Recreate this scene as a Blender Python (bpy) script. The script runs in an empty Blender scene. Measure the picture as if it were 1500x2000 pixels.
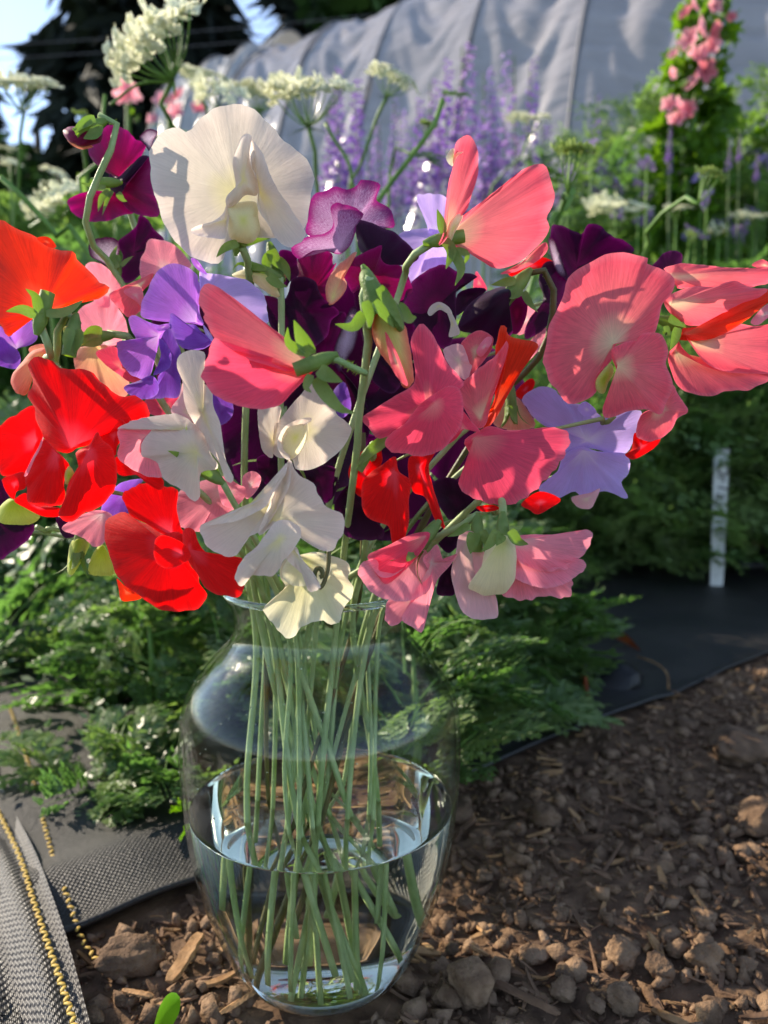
import bpy, bmesh, math, random
import numpy as np
from mathutils import Vector, Matrix
R = math.radians
rng = np.random.default_rng(7)
random.seed(7)
scene = bpy.context.scene
col = scene.collection

# ------------------------------------------------------------------ camera, sky, sun, exposure
CAM = np.array([0.0, 0.0, 0.277]); PITCH = R(6.0); FPX = 1511.0
FW = np.array([0, math.cos(PITCH), -math.sin(PITCH)]); RT = np.array([1.0, 0, 0]); UPV = np.array([0, math.sin(PITCH), math.cos(PITCH)])
cam = bpy.data.cameras.new('camera'); cam_o = bpy.data.objects.new('camera', cam); col.objects.link(cam_o)
cam_o.location = CAM; cam_o.rotation_euler = (R(90) - PITCH, 0, 0)
cam.sensor_fit = 'VERTICAL'; cam.sensor_height = 36; cam.lens = FPX / 2000 * 36
cam.clip_start = 0.01; cam.clip_end = 2000
cam.dof.use_dof = True; cam.dof.focus_distance = 0.30; cam.dof.aperture_fstop = 10.0
scene.camera = cam_o
SUN = np.array([-0.68, 0.42, 0.44]); SUN /= np.linalg.norm(SUN)
SUN_EL = math.asin(SUN[2]); SUN_AZ = math.atan2(SUN[0], SUN[1])
w = bpy.data.worlds.new('World'); scene.world = w; w.use_nodes = True
nt = w.node_tree; bg = nt.nodes['Background']
sky = nt.nodes.new('ShaderNodeTexSky'); sky.sky_type = 'NISHITA'; sky.sun_disc = False
sky.sun_elevation = SUN_EL; sky.sun_rotation = SUN_AZ; sky.air_density = 0.85; sky.dust_density = 0.1; sky.ozone_density = 3.0
hsv = nt.nodes.new('ShaderNodeHueSaturation'); hsv.inputs['Saturation'].default_value = .80; nt.links.new(sky.outputs[0], hsv.inputs['Color']); nt.links.new(hsv.outputs[0], bg.inputs[0]); bg.inputs[1].default_value = 0.13
sl = bpy.data.lights.new('sun', 'SUN'); sl.energy = 3.7; sl.angle = R(0.5); sl.color = (1.0, 0.87, 0.69)
so = bpy.data.objects.new('sun', sl); col.objects.link(so)
so.rotation_euler = Vector(SUN).to_track_quat('Z', 'Y').to_euler(); so.location = (-3, 1, 3)
vs = scene.view_settings; vs.view_transform = 'Standard'; vs.look = 'None'; vs.gamma = 1; vs.use_curve_mapping = False; vs.exposure = 1.42
cy = scene.cycles; cy.max_bounces = 12; cy.transmission_bounces = 10; cy.transparent_max_bounces = 24; cy.diffuse_bounces = 5
cy.sample_clamp_indirect = 6.0; cy.blur_glossy = 0.3

# ------------------------------------------------------------------ helpers
def P(px, py, d):
    return CAM + d * (FW + (px - 750) / FPX * RT + (1000 - py) / FPX * UPV)
def G(px, py, z=0.0):
    r = FW + (px - 750) / FPX * RT + (1000 - py) / FPX * UPV
    return CAM + r * ((z - CAM[2]) / r[2])
def Y(px, py, y):                      # the point a pixel shows at world distance y
    r = FW + (px - 750) / FPX * RT + (1000 - py) / FPX * UPV
    return CAM + r * (y / r[1])
def lin(c):
    return tuple((x / 12.92 if x <= .04045 else ((x + .055) / 1.055) ** 2.4) for x in c)
def mesh(name, V, F, mat=None, uv=None, smooth=True):
    me = bpy.data.meshes.new(name)
    V = np.asarray(V, float)
    if isinstance(F, np.ndarray):
        n, k = F.shape
        me.vertices.add(len(V)); me.vertices.foreach_set('co', V.ravel())
        me.loops.add(n * k); me.loops.foreach_set('vertex_index', F.ravel().astype(np.int32))
        me.polygons.add(n); me.polygons.foreach_set('loop_start', np.arange(0, n * k, k, dtype=np.int32))
        me.update(calc_edges=True)
    else:
        me.from_pydata([tuple(v) for v in V], [], F)
    if uv is not None:
        l = me.uv_layers.new(name='UVMap')
        idx = np.empty(len(me.loops), np.int32); me.loops.foreach_get('vertex_index', idx)
        l.data.foreach_set('uv', np.asarray(uv, float)[idx].ravel())
    if smooth:
        me.polygons.foreach_set('use_smooth', np.ones(len(me.polygons), bool))
    if mat: me.materials.append(mat)
    return me
def obj(name, me, parent=None, loc=None):
    o = bpy.data.objects.new(name, me); col.objects.link(o)
    if parent is not None: o.parent = parent
    if loc is not None: o.location = loc
    return o
def tag(o, label=None, cat=None, group=None, kind=None):
    if label: o['label'] = label
    if cat: o['category'] = cat
    if group: o['group'] = group
    if kind: o['kind'] = kind
    return o
def thing(name, label, cat, loc=(0, 0, 0), group=None, rz=0):
    o = bpy.data.objects.new(name, None); o.empty_display_size = .02; col.objects.link(o)
    o.location = tuple(loc); o.rotation_euler = (0, 0, rz)
    return tag(o, label, cat, group)
def wpart(name, V, F, mat, parent, base, uv=None, smooth=True):   # part given in world coordinates
    return obj(name, mesh(name, np.asarray(V) - np.asarray(base), F, mat, uv, smooth), parent)
def catmull(p, n, closed=False):
    p = np.asarray(p, float); m = len(p)
    if closed:
        q = np.vstack([p[-1:], p, p[:2]]); segs = m
    else:
        q = np.vstack([2 * p[0] - p[1], p, 2 * p[-1] - p[-2]]); segs = m - 1
    t = np.linspace(0, 1, 12, endpoint=False)[:, None]
    out = []
    for i in range(segs):
        a, b, c, d = q[i], q[i + 1], q[i + 2], q[i + 3]
        out.append(.5 * (2 * b + (c - a) * t + (2 * a - 5 * b + 4 * c - d) * t * t + (3 * b - a - 3 * c + d) * t ** 3))
    out = np.vstack(out + [p[:1] if closed else p[-1:]])
    s = np.r_[0, np.cumsum(np.linalg.norm(np.diff(out, axis=0), axis=1))]
    u = np.linspace(0, s[-1], n + 1 if closed else n)
    if closed: u = u[:-1]
    return np.stack([np.interp(u, s, out[:, k]) for k in range(out.shape[1])], 1)
def tube(pts, rad, sides=7, cap=True):
    pts = np.asarray(pts, float); n = len(pts); rad = np.broadcast_to(rad, n)
    t = np.gradient(pts, axis=0); t /= np.linalg.norm(t, axis=1)[:, None] + 1e-12
    ref = np.array([.31, .87, .38]); V = []
    a = np.cross(t[0], ref); a /= np.linalg.norm(a)
    for i in range(n):
        a = a - t[i] * np.dot(a, t[i]); a /= np.linalg.norm(a) + 1e-12
        b = np.cross(t[i], a)
        ang = np.arange(sides) / sides * 2 * math.pi
        V.append(pts[i] + rad[i] * (np.cos(ang)[:, None] * a + np.sin(ang)[:, None] * b))
    V = np.vstack(V); F = []
    for i in range(n - 1):
        for k in range(sides):
            k2 = (k + 1) % sides
            F.append((i * sides + k, i * sides + k2, (i + 1) * sides + k2, (i + 1) * sides + k))
    if cap:
        F.append(tuple(range(sides))[::-1]); F.append(tuple((n - 1) * sides + k for k in range(sides)))
    return V, F
def join(parts):
    V, F, o = [], [], 0
    for v, f in parts:
        V.append(np.asarray(v)); F += [tuple(i + o for i in q) for q in f]; o += len(v)
    return np.vstack(V), F
def ribbon(pts, wid, side, fold=0.0):        # leaf strip along pts, widths wid, width direction side, folded along the midrib
    pts = np.asarray(pts, float); n = len(pts)
    t = np.gradient(pts, axis=0); t /= np.linalg.norm(t, axis=1)[:, None] + 1e-12
    s = np.asarray(side, float) - t * (t @ np.asarray(side, float))[:, None]; s /= np.linalg.norm(s, axis=1)[:, None] + 1e-12
    nn = np.cross(t, s); wid = np.asarray(wid)[:, None]
    V = np.stack([pts - s * wid + nn * wid * fold, pts, pts + s * wid + nn * wid * fold], 1).reshape(-1, 3)
    F = []
    for i in range(n - 1):
        for k in range(2):
            F.append((i * 3 + k, i * 3 + k + 1, i * 3 + k + 4, i * 3 + k + 3))
    return V, F
def noise2(x, y, seed=0):
    r = np.random.default_rng(seed); T = r.random((64, 64))
    xi = np.floor(x).astype(int); yi = np.floor(y).astype(int); fx = x - xi; fy = y - yi
    fx = fx * fx * (3 - 2 * fx); fy = fy * fy * (3 - 2 * fy)
    g = lambda a, b: T[a % 64, b % 64]
    return (g(xi, yi) * (1 - fx) + g(xi + 1, yi) * fx) * (1 - fy) + (g(xi, yi + 1) * (1 - fx) + g(xi + 1, yi + 1) * fx) * fy
def fbm(x, y, seed=0, oct=4):
    s = 0; a = 1
    for i in range(oct):
        s = s + a * (noise2(x * 2 ** i + 17.3 * i, y * 2 ** i + 5.1 * i, seed + i) - .5); a *= .5
    return s
def rotm(ax, ay, az):
    return np.array(Matrix.Rotation(az, 3, 'Z') @ Matrix.Rotation(ay, 3, 'Y') @ Matrix.Rotation(ax, 3, 'X'))

# ------------------------------------------------------------------ materials
def newmat(name):
    m = bpy.data.materials.new(name); m.use_nodes = True
    return m, m.node_tree, m.node_tree.nodes, m.node_tree.links
def ramp(nodes, stops):
    r = nodes.new('ShaderNodeValToRGB'); e = r.color_ramp.elements
    while len(e) < len(stops): e.new(.5)
    for k, (p, c) in enumerate(stops):
        e[k].position = p; e[k].color = (*c, 1)
    return r
def simple(name, c1, c2, scale=40, rough=.7, bump=.0, bscale=None, spec=.3, detail=4, coords='Object', transl=0.0, tcol=None):
    m, t, N, L = newmat(name); b = N['Principled BSDF']
    tc = N.new('ShaderNodeTexCoord'); nz = N.new('ShaderNodeTexNoise'); nz.inputs['Scale'].default_value = scale; nz.inputs['Detail'].default_value = detail
    L.new(tc.outputs[coords], nz.inputs['Vector'])
    r = ramp(N, [(.3, lin(c1)), (.7, lin(c2))]); L.new(nz.outputs['Fac'], r.inputs[0]); L.new(r.outputs[0], b.inputs['Base Color'])
    b.inputs['Roughness'].default_value = rough; b.inputs['Specular IOR Level'].default_value = spec
    if bump:
        n2 = N.new('ShaderNodeTexNoise'); n2.inputs['Scale'].default_value = bscale or scale * 3; n2.inputs['Detail'].default_value = 6
        L.new(tc.outputs[coords], n2.inputs['Vector'])
        bp = N.new('ShaderNodeBump'); bp.inputs['Strength'].default_value = bump; bp.inputs['Distance'].default_value = .002
        L.new(n2.outputs['Fac'], bp.inputs['Height']); L.new(bp.outputs[0], b.inputs['Normal'])
    if transl:
        tr = N.new('ShaderNodeBsdfTranslucent'); mx = N.new('ShaderNodeMixShader'); mx.inputs[0].default_value = transl
        if tcol: tr.inputs[0].default_value = (*lin(tcol), 1)
        else: L.new(r.outputs[0], tr.inputs[0])
        L.new(b.outputs[0], mx.inputs[1]); L.new(tr.outputs[0], mx.inputs[2]); L.new(mx.outputs[0], N['Material Output'].inputs[0])
    return m
def petal_mat(name, throat, mid, edge, transl=.5, speck=None, rough=.68, tsat=None, tpos=(.0, .38, .90)):
    m, t, N, L = newmat('petal_' + name); b = N['Principled BSDF']
    uv = N.new('ShaderNodeUVMap'); uv.uv_map = 'UVMap'
    sp = N.new('ShaderNodeSeparateXYZ'); L.new(uv.outputs[0], sp.inputs[0])
    r = ramp(N, [(tpos[0], lin(throat)), (tpos[1], lin(mid)), (tpos[2], lin(edge)), (1.0, lin(tuple(x * .86 + .14 * .95 for x in edge)))]); L.new(sp.outputs['Y'], r.inputs[0])
    mp = N.new('ShaderNodeMapping'); mp.inputs['Scale'].default_value = (80, 2.4, 1); L.new(uv.outputs[0], mp.inputs[0])
    nz = N.new('ShaderNodeTexNoise'); nz.inputs['Scale'].default_value = 1.6; nz.inputs['Detail'].default_value = 5; nz.inputs['Roughness'].default_value = .6; L.new(mp.outputs[0], nz.inputs['Vector'])
    tc = N.new('ShaderNodeTexCoord'); n2 = N.new('ShaderNodeTexNoise'); n2.inputs['Scale'].default_value = 55; n2.inputs['Detail'].default_value = 6; L.new(tc.outputs['Object'], n2.inputs['Vector'])
    vr = N.new('ShaderNodeMapRange'); vr.inputs['From Min'].default_value = .3; vr.inputs['From Max'].default_value = .7; li = min(mid) > .6; vr.inputs['To Min'].default_value = .95 if li else .86; vr.inputs['To Max'].default_value = 1.03 if li else 1.12; L.new(nz.outputs['Fac'], vr.inputs['Value'])
    v2 = N.new('ShaderNodeMapRange'); v2.inputs['From Min'].default_value = .3; v2.inputs['From Max'].default_value = .7; v2.inputs['To Min'].default_value = .90; v2.inputs['To Max'].default_value = 1.08; L.new(n2.outputs['Fac'], v2.inputs['Value'])
    mu = N.new('ShaderNodeMath'); mu.operation = 'MULTIPLY'; L.new(vr.outputs[0], mu.inputs[0]); L.new(v2.outputs[0], mu.inputs[1])
    mp2 = N.new('ShaderNodeMapping'); mp2.inputs['Scale'].default_value = (210, 1.6, 1); L.new(uv.outputs[0], mp2.inputs[0])
    n3 = N.new('ShaderNodeTexNoise'); n3.inputs['Scale'].default_value = 1.3; n3.inputs['Detail'].default_value = 3; n3.inputs['Distortion'].default_value = .8; L.new(mp2.outputs[0], n3.inputs['Vector'])
    v3 = N.new('ShaderNodeMapRange'); v3.inputs['From Min'].default_value = .35; v3.inputs['From Max'].default_value = .65; v3.inputs['To Min'].default_value = .95; v3.inputs['To Max'].default_value = 1.04; L.new(n3.outputs['Fac'], v3.inputs['Value'])
    m3 = N.new('ShaderNodeMath'); m3.operation = 'MULTIPLY'; L.new(mu.outputs[0], m3.inputs[0]); L.new(v3.outputs[0], m3.inputs[1]); mu = m3
    hs = N.new('ShaderNodeHueSaturation'); L.new(r.outputs[0], hs.inputs['Color']); L.new(mu.outputs[0], hs.inputs['Value'])
    c = hs.outputs[0]
    if speck:
        s2 = N.new('ShaderNodeTexNoise'); s2.inputs['Scale'].default_value = 5; s2.inputs['Detail'].default_value = 8; s2.inputs['Roughness'].default_value = .8; L.new(mp.outputs[0], s2.inputs['Vector'])
        ad = N.new('ShaderNodeMath'); ad.operation = 'MULTIPLY_ADD'; ad.inputs[1].default_value = .22; L.new(sp.outputs['Y'], ad.inputs[0]); L.new(s2.outputs['Fac'], ad.inputs[2])
        rr = ramp(N, [(.50, (0, 0, 0)), (.72, (.9, .9, .9))]); L.new(ad.outputs[0], rr.inputs[0])
        mx = N.new('ShaderNodeMix'); mx.data_type = 'RGBA'; L.new(rr.outputs[0], mx.inputs[0]); L.new(c, mx.inputs[6]); mx.inputs[7].default_value = (*lin(speck), 1)
        c = mx.outputs[2]
    L.new(c, b.inputs['Base Color']); b.inputs['Roughness'].default_value = rough; b.inputs['Specular IOR Level'].default_value = .14
    b.inputs['Sheen Weight'].default_value = .12; b.inputs['Sheen Roughness'].default_value = .5
    cn = N.new('ShaderNodeTexNoise'); cn.inputs['Scale'].default_value = 420; cn.inputs['Detail'].default_value = 5; L.new(tc.outputs['Object'], cn.inputs['Vector'])
    ca = N.new('ShaderNodeMath'); ca.operation = 'MULTIPLY_ADD'; ca.inputs[1].default_value = .8; L.new(cn.outputs['Fac'], ca.inputs[0]); L.new(nz.outputs['Fac'], ca.inputs[2])
    bp = N.new('ShaderNodeBump'); bp.inputs['Strength'].default_value = .28; bp.inputs['Distance'].default_value = .0006
    L.new(ca.outputs[0], bp.inputs['Height']); L.new(bp.outputs[0], b.inputs['Normal'])
    tr = N.new('ShaderNodeBsdfTranslucent'); L.new(bp.outputs[0], tr.inputs['Normal'])
    h2 = N.new('ShaderNodeHueSaturation'); h2.inputs['Saturation'].default_value = 1.03 if tsat is None else tsat; h2.inputs['Value'].default_value = 1.15; L.new(c, h2.inputs['Color']); L.new(h2.outputs[0], tr.inputs[0])
    ms = N.new('ShaderNodeMixShader'); ms.inputs[0].default_value = transl
    L.new(b.outputs[0], ms.inputs[1]); L.new(tr.outputs[0], ms.inputs[2]); L.new(ms.outputs[0], N['Material Output'].inputs[0])
    return m
PM = {
 'white': petal_mat('white', (.90, .86, .62), (.87, .82, .75), (.88, .82, .77)),
 'cream': petal_mat('cream', (.86, .86, .52), (.90, .87, .68), (.92, .89, .76)),
 'palepink': petal_mat('palepink', (.92, .84, .72), (.92, .72, .72), (.93, .70, .72)),
 'coral': petal_mat('coral', (.94, .87, .70), (.94, .48, .50), (.94, .38, .45)),
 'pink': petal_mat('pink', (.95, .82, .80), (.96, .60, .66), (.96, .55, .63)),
 'rose': petal_mat('rose', (.94, .60, .58), (.92, .32, .44), (.94, .34, .45)),
 'red': petal_mat('red', (.96, .34, .40), (.92, .10, .11), (.93, .10, .10)),
 'orange': petal_mat('orange', (.95, .45, .32), (.93, .24, .15), (.95, .22, .12)),
 'purple': petal_mat('purple', (.86, .70, .90), (.72, .43, .82), (.68, .43, .84)),
 'violet': petal_mat('violet', (.58, .38, .76), (.50, .27, .68), (.53, .34, .75)),
 'lilac': petal_mat('lilac', (.90, .84, .93), (.78, .67, .91), (.76, .65, .91)),
 'dark': petal_mat('dark', (.26, .06, .20), (.165, .03, .14), (.23, .04, .20), rough=.42, tsat=1.5),
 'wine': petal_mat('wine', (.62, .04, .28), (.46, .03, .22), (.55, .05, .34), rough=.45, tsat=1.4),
 'striped': petal_mat('striped', (.86, .70, .86), (.84, .72, .86), (.72, .20, .48), speck=(.50, .12, .42), tpos=(0, .8, .97)),
 'stripedk': petal_mat('stripedk', (.80, .72, .80), (.84, .74, .82), (.40, .10, .32), speck=(.22, .05, .18), tpos=(0, .7, .97)),
 'peach': petal_mat('peach', (.92, .86, .55), (.93, .74, .56), (.93, .58, .50)),
 'lime': petal_mat('lime', (.62, .72, .20), (.74, .78, .30), (.82, .84, .50)),
 'budgreen': petal_mat('budgreen', (.70, .76, .38), (.86, .82, .52), (.94, .55, .45), tpos=(0, .55, .97)),
}
GREEN = simple('sepal_green', (.36, .46, .22), (.54, .60, .36), 120, .55, .3, 900, transl=.35, tcol=(.55, .72, .15))
STEM = simple('stem_green', (.50, .60, .34), (.68, .75, .54), 60, .5, .2, 700, transl=.15, tcol=(.5, .65, .2))
STEM_D = simple('stem_bronze', (.26, .28, .14), (.40, .36, .20), 60, .5, .2, 700)
FERN = simple('fern_leaf', (.29, .39, .21), (.44, .53, .32), 14, .36, 0, spec=.65, transl=.48, tcol=(.42, .60, .25))
FERN2 = simple('fern_leaf_light', (.37, .47, .27), (.54, .61, .38), 14, .38, 0, spec=.65, transl=.48, tcol=(.54, .68, .30))
PETIOLE = simple('fern_stalk', (.28, .42, .14), (.42, .55, .24), 30, .5)
VX, VY = -0.031, 0.370                                 # the vase axis
# ------------------------------------------------------------------ ground
SOIL = simple('soil', (.27, .205, .16), (.46, .37, .29), 70, .95, .6, 420, spec=.1, detail=8)
CLOD = simple('dry_soil', (.36, .28, .215), (.58, .48, .385), 80, .95, 1.0, 480, spec=.1, detail=8)
STONE = simple('dusty_stone', (.30, .235, .185), (.48, .39, .31), 60, .9, 1.0, 420, spec=.15, detail=8)
WOOD = simple('bark_chip', (.26, .195, .15), (.52, .41, .32), 50, .85, .5, 300, spec=.15, detail=6)
WOOD2 = simple('pale_chip', (.45, .32, .20), (.70, .56, .40), 50, .8, .5, 300, spec=.15, detail=6)
FARG = simple('bed_soil', (.12, .14, .06), (.26, .26, .13), 3, .95, .3, 30, spec=.1)
FAB0 = np.array([-.12, .44]); FABD = np.array([.57, .47]); FABD = FABD / np.linalg.norm(FABD); FABN = np.array([-FABD[1], FABD[0]])
def soil_h(x, y):
    e = (x - FAB0[0]) * FABN[0] + (y - FAB0[1]) * FABN[1]
    h = fbm(x * 9, y * 9, 3, 3) * .012 + fbm(x * 45, y * 45, 9, 4) * .007 + np.maximum(fbm(x * 120, y * 120, 21, 3), 0) * .0035
    h = h * np.clip((.03 - e) / .05, .12, 1)
    dv = np.hypot(x - VX, y - VY); k = np.clip((dv - .035) / .03, 0, 1)
    return h * k - .0015 * (1 - k) - .002
gx = np.linspace(-.5, .75, 420); gy = np.linspace(.2, 1.15, 320)
X, Yg = np.meshgrid(gx, gy); Z = soil_h(X, Yg)
V = np.stack([X.ravel(), Yg.ravel(), Z.ravel()], 1)
i = np.arange(len(gy) - 1)[:, None] * len(gx) + np.arange(len(gx) - 1)[None]
F = np.stack([i, i + 1, i + 1 + len(gx), i + len(gx)], -1).reshape(-1, 4)
tag(obj('soil', mesh('soil', V, F, SOIL)), kind='structure')
gv = [(-900, -50, -.012), (900, -50, -.012), (900, 1500, -.012), (-900, 1500, -.012)]
tag(obj('ground', mesh('ground', gv, [(0, 1, 2, 3)], FARG, smooth=False)), kind='structure')
def rock_mesh(seed, sub=3, rough=.25, flat=.75, ang=False):
    bm = bmesh.new(); bmesh.ops.create_icosphere(bm, subdivisions=sub, radius=1)
    q = np.random.default_rng(seed); ph = q.random((7, 3)) * 6.3; fr = q.normal(size=(7, 3)) * np.array([1.2, 1.6, 2, 3, 4, 6, 8])[:, None]
    pl = q.normal(size=(6, 3)); pl /= np.linalg.norm(pl, axis=1)[:, None]; pd = q.uniform(.62, .9, 6)
    for v in bm.verts:
        p = np.array(v.co); r = 1 + rough * sum(math.sin(f @ p + h[0]) / (1 + .6 * k) for k, (f, h) in enumerate(zip(fr, ph))) * .45
        p = p * r
        for n, dd in zip(pl, pd):
            e = p @ n - dd
            if e > 0: p = p - n * e * .85
        v.co = p * [1, 1, flat]
    V = np.array([v.co[:] for v in bm.verts]); F = [tuple(v.index for v in f.verts) for f in bm.faces]; bm.free()
    return V, F
# crumbs and bark mulch, uncountable
q = np.random.default_rng(11)
rk = [rock_mesh(s, 1, .75, .75) for s in range(16)]
def on_fabric(x, y): return (x - FAB0[0]) * FABN[0] + (y - FAB0[1]) * FABN[1] > -.004
def scatter_crumbs(n, smin, smax, mat, name, seed):
    q = np.random.default_rng(seed); Vs, Fs, o = [], [], 0
    while len(Vs) < n:
        y = q.uniform(.24, 1.0); x = q.uniform(-.36 - .2 * y * 0, .14 + y * .55)
        if on_fabric(x, y) or math.hypot(x - VX, y - VY) < .042: continue
        if x < -.25 + (y - .3) * -.25 and y > .36: continue
        v, f = rk[q.integers(16)]; s = smin + (smax - smin) * q.random() ** 5
        z = float(soil_h(np.array([x]), np.array([y]))[0])
        Vs.append((v * s * q.uniform(.5, 1.5, 3)) @ rotm(*q.uniform(0, 6.3, 3)).T + [x, y, z + s * .35]); Fs.append(np.array(f) + o); o += len(v)
    tag(obj(name, mesh(name, np.vstack(Vs), np.vstack(Fs), mat, smooth=False)), kind='stuff')
scatter_crumbs(9000, .0006, .0068, CLOD, 'soil_crumbs', 12)
def chip(q, l, w, t):
    n = 4; u = np.linspace(-.5, .5, n); b = q.normal() * .15
    V = []
    for k in u:
        ww = w * (1 - .5 * (abs(k) * 2) ** 3) * q.uniform(.75, 1.1); c = b * l * (k * k - .1)
        V += [(k * l, -ww / 2, c), (k * l, ww / 2, c + t * .2), (k * l, ww / 2 * .9, c + t), (k * l, -ww / 2 * .9, c + t * .8)]
    F = []
    for a in range(n - 1):
        for j in range(4):
            F.append((a * 4 + j, a * 4 + (j + 1) % 4, a * 4 + 4 + (j + 1) % 4, a * 4 + 4 + j))
    F += [(0, 3, 2, 1), (n * 4 - 4, n * 4 - 3, n * 4 - 2, n * 4 - 1)]
    return np.array(V), F
def scatter_chips(n, mat, name, seed):
    q = np.random.default_rng(seed); P_ = []
    while len(P_) < n:
        y = q.uniform(.25, 1.0); x = q.uniform(-.33, .14 + y * .55)
        if on_fabric(x, y) or math.hypot(x - VX, y - VY) < .042: continue
        if x < -.25 + (y - .3) * -.25 and y > .36: continue
        l = .004 + .016 * q.random() ** 2.5; v, f = chip(q, l, l * q.uniform(.06, .32), l * q.uniform(.06, .14))
        z = float(soil_h(np.array([x]), np.array([y]))[0])
        P_.append((v @ rotm(q.normal() * .35, q.normal() * .3, q.uniform(0, 6.3)).T + [x, y, z + .0012 + q.random() * .002], f))
    V, F = join(P_)
    tag(obj(name, mesh(name, V, F, mat, smooth=False)), kind='stuff')
scatter_chips(2900, WOOD, 'bark_mulch', 13); scatter_chips(800, WOOD2, 'pale_bark_mulch', 14)
def stone(pxl, pyl, r, label, seed, mat=CLOD, flat=.75, rz=0.0, sq=(1, 1), name='soil_clod', cat='clod', rough=.35):
    p = G(pxl, pyl); V, F = rock_mesh(seed, 4, rough, flat)
    q = np.random.default_rng(seed); nz = sum(np.sin(V @ (q.normal(size=3) * k) + q.random() * 6) for k in (9, 14, 19, 26, 34, 45)) * .024
    V = V * (1 + nz)[:, None] * r * np.array([sq[0], sq[1], 1])
    o = obj(name, mesh(name, V, F, mat)); o.location = (p[0], p[1], r * flat * .45); o.rotation_euler = (.1, .15, rz)
    tag(o, label, cat, 'clods and stones lying on the soil')
stone(1058, 1605, .0135, 'grey brown clod beside two smaller ones at the edge of the fern', 41, STONE)
stone(1152, 1612, .0075, 'small pale clod touching the larger grey brown clod', 42, STONE)
stone(905, 1600, .0105, 'clod tucked against the glass vase under the fern', 43, STONE)
stone(1450, 1470, .026, 'broad flat grey stone beside the fabric edge', 44, STONE, .5, .3, (1.3, 1))
stone(1490, 1620, .019, 'pale tan stone at the picture edge above the sunlit crumbs', 45, STONE, .7)
stone(925, 1945, .0125, 'angular clod with a sharp sunlit ridge in front of the vase', 46, CLOD, .95, .5, (1, .9))
stone(1215, 1872, .0085, 'rough sunlit clod with a knobbly crest', 47, CLOD, .9)
stone(1290, 1900, .0075, 'grey angular clod lying between two knobbly clods', 48, STONE, .8)
stone(1375, 1885, .0085, 'tall craggy clod with a lit peak', 49, CLOD, 1.1)
stone(1220, 1960, .0075, 'orange tinted crumbly clod in front of the grey angular one', 50, CLOD, .8, .4, (1.2, 1))
stone(1372, 1800, .0075, 'smooth round clod with bark resting on it', 51, CLOD, .7)
stone(1275, 1680, .006, 'small stone alone amid dark bark mulch', 52, STONE, .7)
stone(1040, 1870, .0075, 'buff rounded clod half sunk in mulch', 53, CLOD, .6, .6, (1.5, .8))
stone(1100, 1800, .006, 'brown ball shaped clod in the shaded mulch', 54, CLOD, .8)
stone(255, 1880, .0155, 'tan flat clod against the frayed fabric corner', 55, STONE, .55, .5, (1.4, .8))
stone(1100, 1940, .007, 'reddish clod lying next to the long bark stick', 56, CLOD, .7)
stone(1340, 1420, .010, 'dusty brown lump halfway along the fabric edge', 57, STONE, .6)
q = np.random.default_rng(77)
for k in range(26):
    xx, yy = q.uniform(860, 1500), q.uniform(1560, 2000)
    if xx < 1100 and yy < 1600: continue
    stone(xx, yy, q.uniform(.0032, .006), 'little brown soil clod among the bark mulch', 200 + k, CLOD if k % 2 else STONE, .75, q.random() * 3)
for k in range(8):
    stone(q.uniform(230, 420), q.uniform(1860, 2000), q.uniform(.003, .005), 'little sunlit clod on the patch of soil by the fabric', 240 + k, CLOD, .75, q.random() * 3)
def stick(a, b, wd, label, seed, mat=WOOD, lift=.004, name='bark_chip', cat='bark chip'):
    p0 = G(*a); p1 = G(*b); c = (p0 + p1) / 2; L = np.linalg.norm(p1 - p0); q = np.random.default_rng(seed)
    n = 14; u = np.linspace(-.5, .5, n); V, F = [], []
    prof = np.array([(-1, 0), (-.7, .55), (0, .8), (.6, .6), (1, .1), (.3, -.3), (-.5, -.3)]) * q.uniform(.75, 1.2, (7, 1))
    for k in u:
        s = wd * (1 - .45 * abs(2 * k) ** 5) * q.uniform(.9, 1.08)
        V += [(k * L + q.normal() * L * .008, y * s * q.uniform(.9, 1.1), z * s * .8 * q.uniform(.85, 1.1) + .05 * L * math.sin(k * 3)) for y, z in prof]
    for i in range(n - 1):
        for j in range(7):
            F.append((i * 7 + j, i * 7 + (j + 1) % 7, i * 7 + 7 + (j + 1) % 7, i * 7 + 7 + j))
    F += [tuple(range(7))[::-1], tuple((n - 1) * 7 + j for j in range(7))]
    o = obj(name, mesh(name, V, F, mat, smooth=False)); o.location = (c[0], c[1], lift); o.rotation_euler = (q.normal() * .2, 0, math.atan2(p1[1] - p0[1], p1[0] - p0[0]))
    tag(o, label, cat, 'bark chips on the soil')
stick((330, 1935), (392, 1852), .0042, 'thick pale wood chip standing out on the sunlit soil', 1, WOOD2, .006)
stick((950, 1915), (1090, 2005), .0034, 'long brown bark stick slanting past the angular clod', 2)
stick((1265, 1585), (1290, 1640), .0022, 'short reddish bark splinter in shade', 3)
stick((1170, 1720), (1215, 1660), .0012, 'thin twig leaning over the mulch', 4)
stick((1350, 1740), (1385, 1810), .002, 'tan bark strip pointing at the round clod', 5, WOOD2)
stick((1030, 1750), (1110, 1730), .0018, 'dark bark sliver beside the vase foot', 6)
stick((1420, 1650), (1490, 1720), .0018, 'slim bark splinter below the pale tan stone', 7)
stick((1115, 1780), (1150, 1850), .0026, 'upright bark flake near the ball shaped clod', 8)
stick((1210, 1510), (1270, 1560), .0018, 'grey bark splinter under the fabric edge', 9)
stick((430, 1990), (500, 1955), .0018, 'flat chip resting at the foot of the vase', 10, WOOD2)
stick((240, 1945), (300, 1965), .0024, 'square end wood chip near the green leaf tip', 11, WOOD2)

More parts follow.
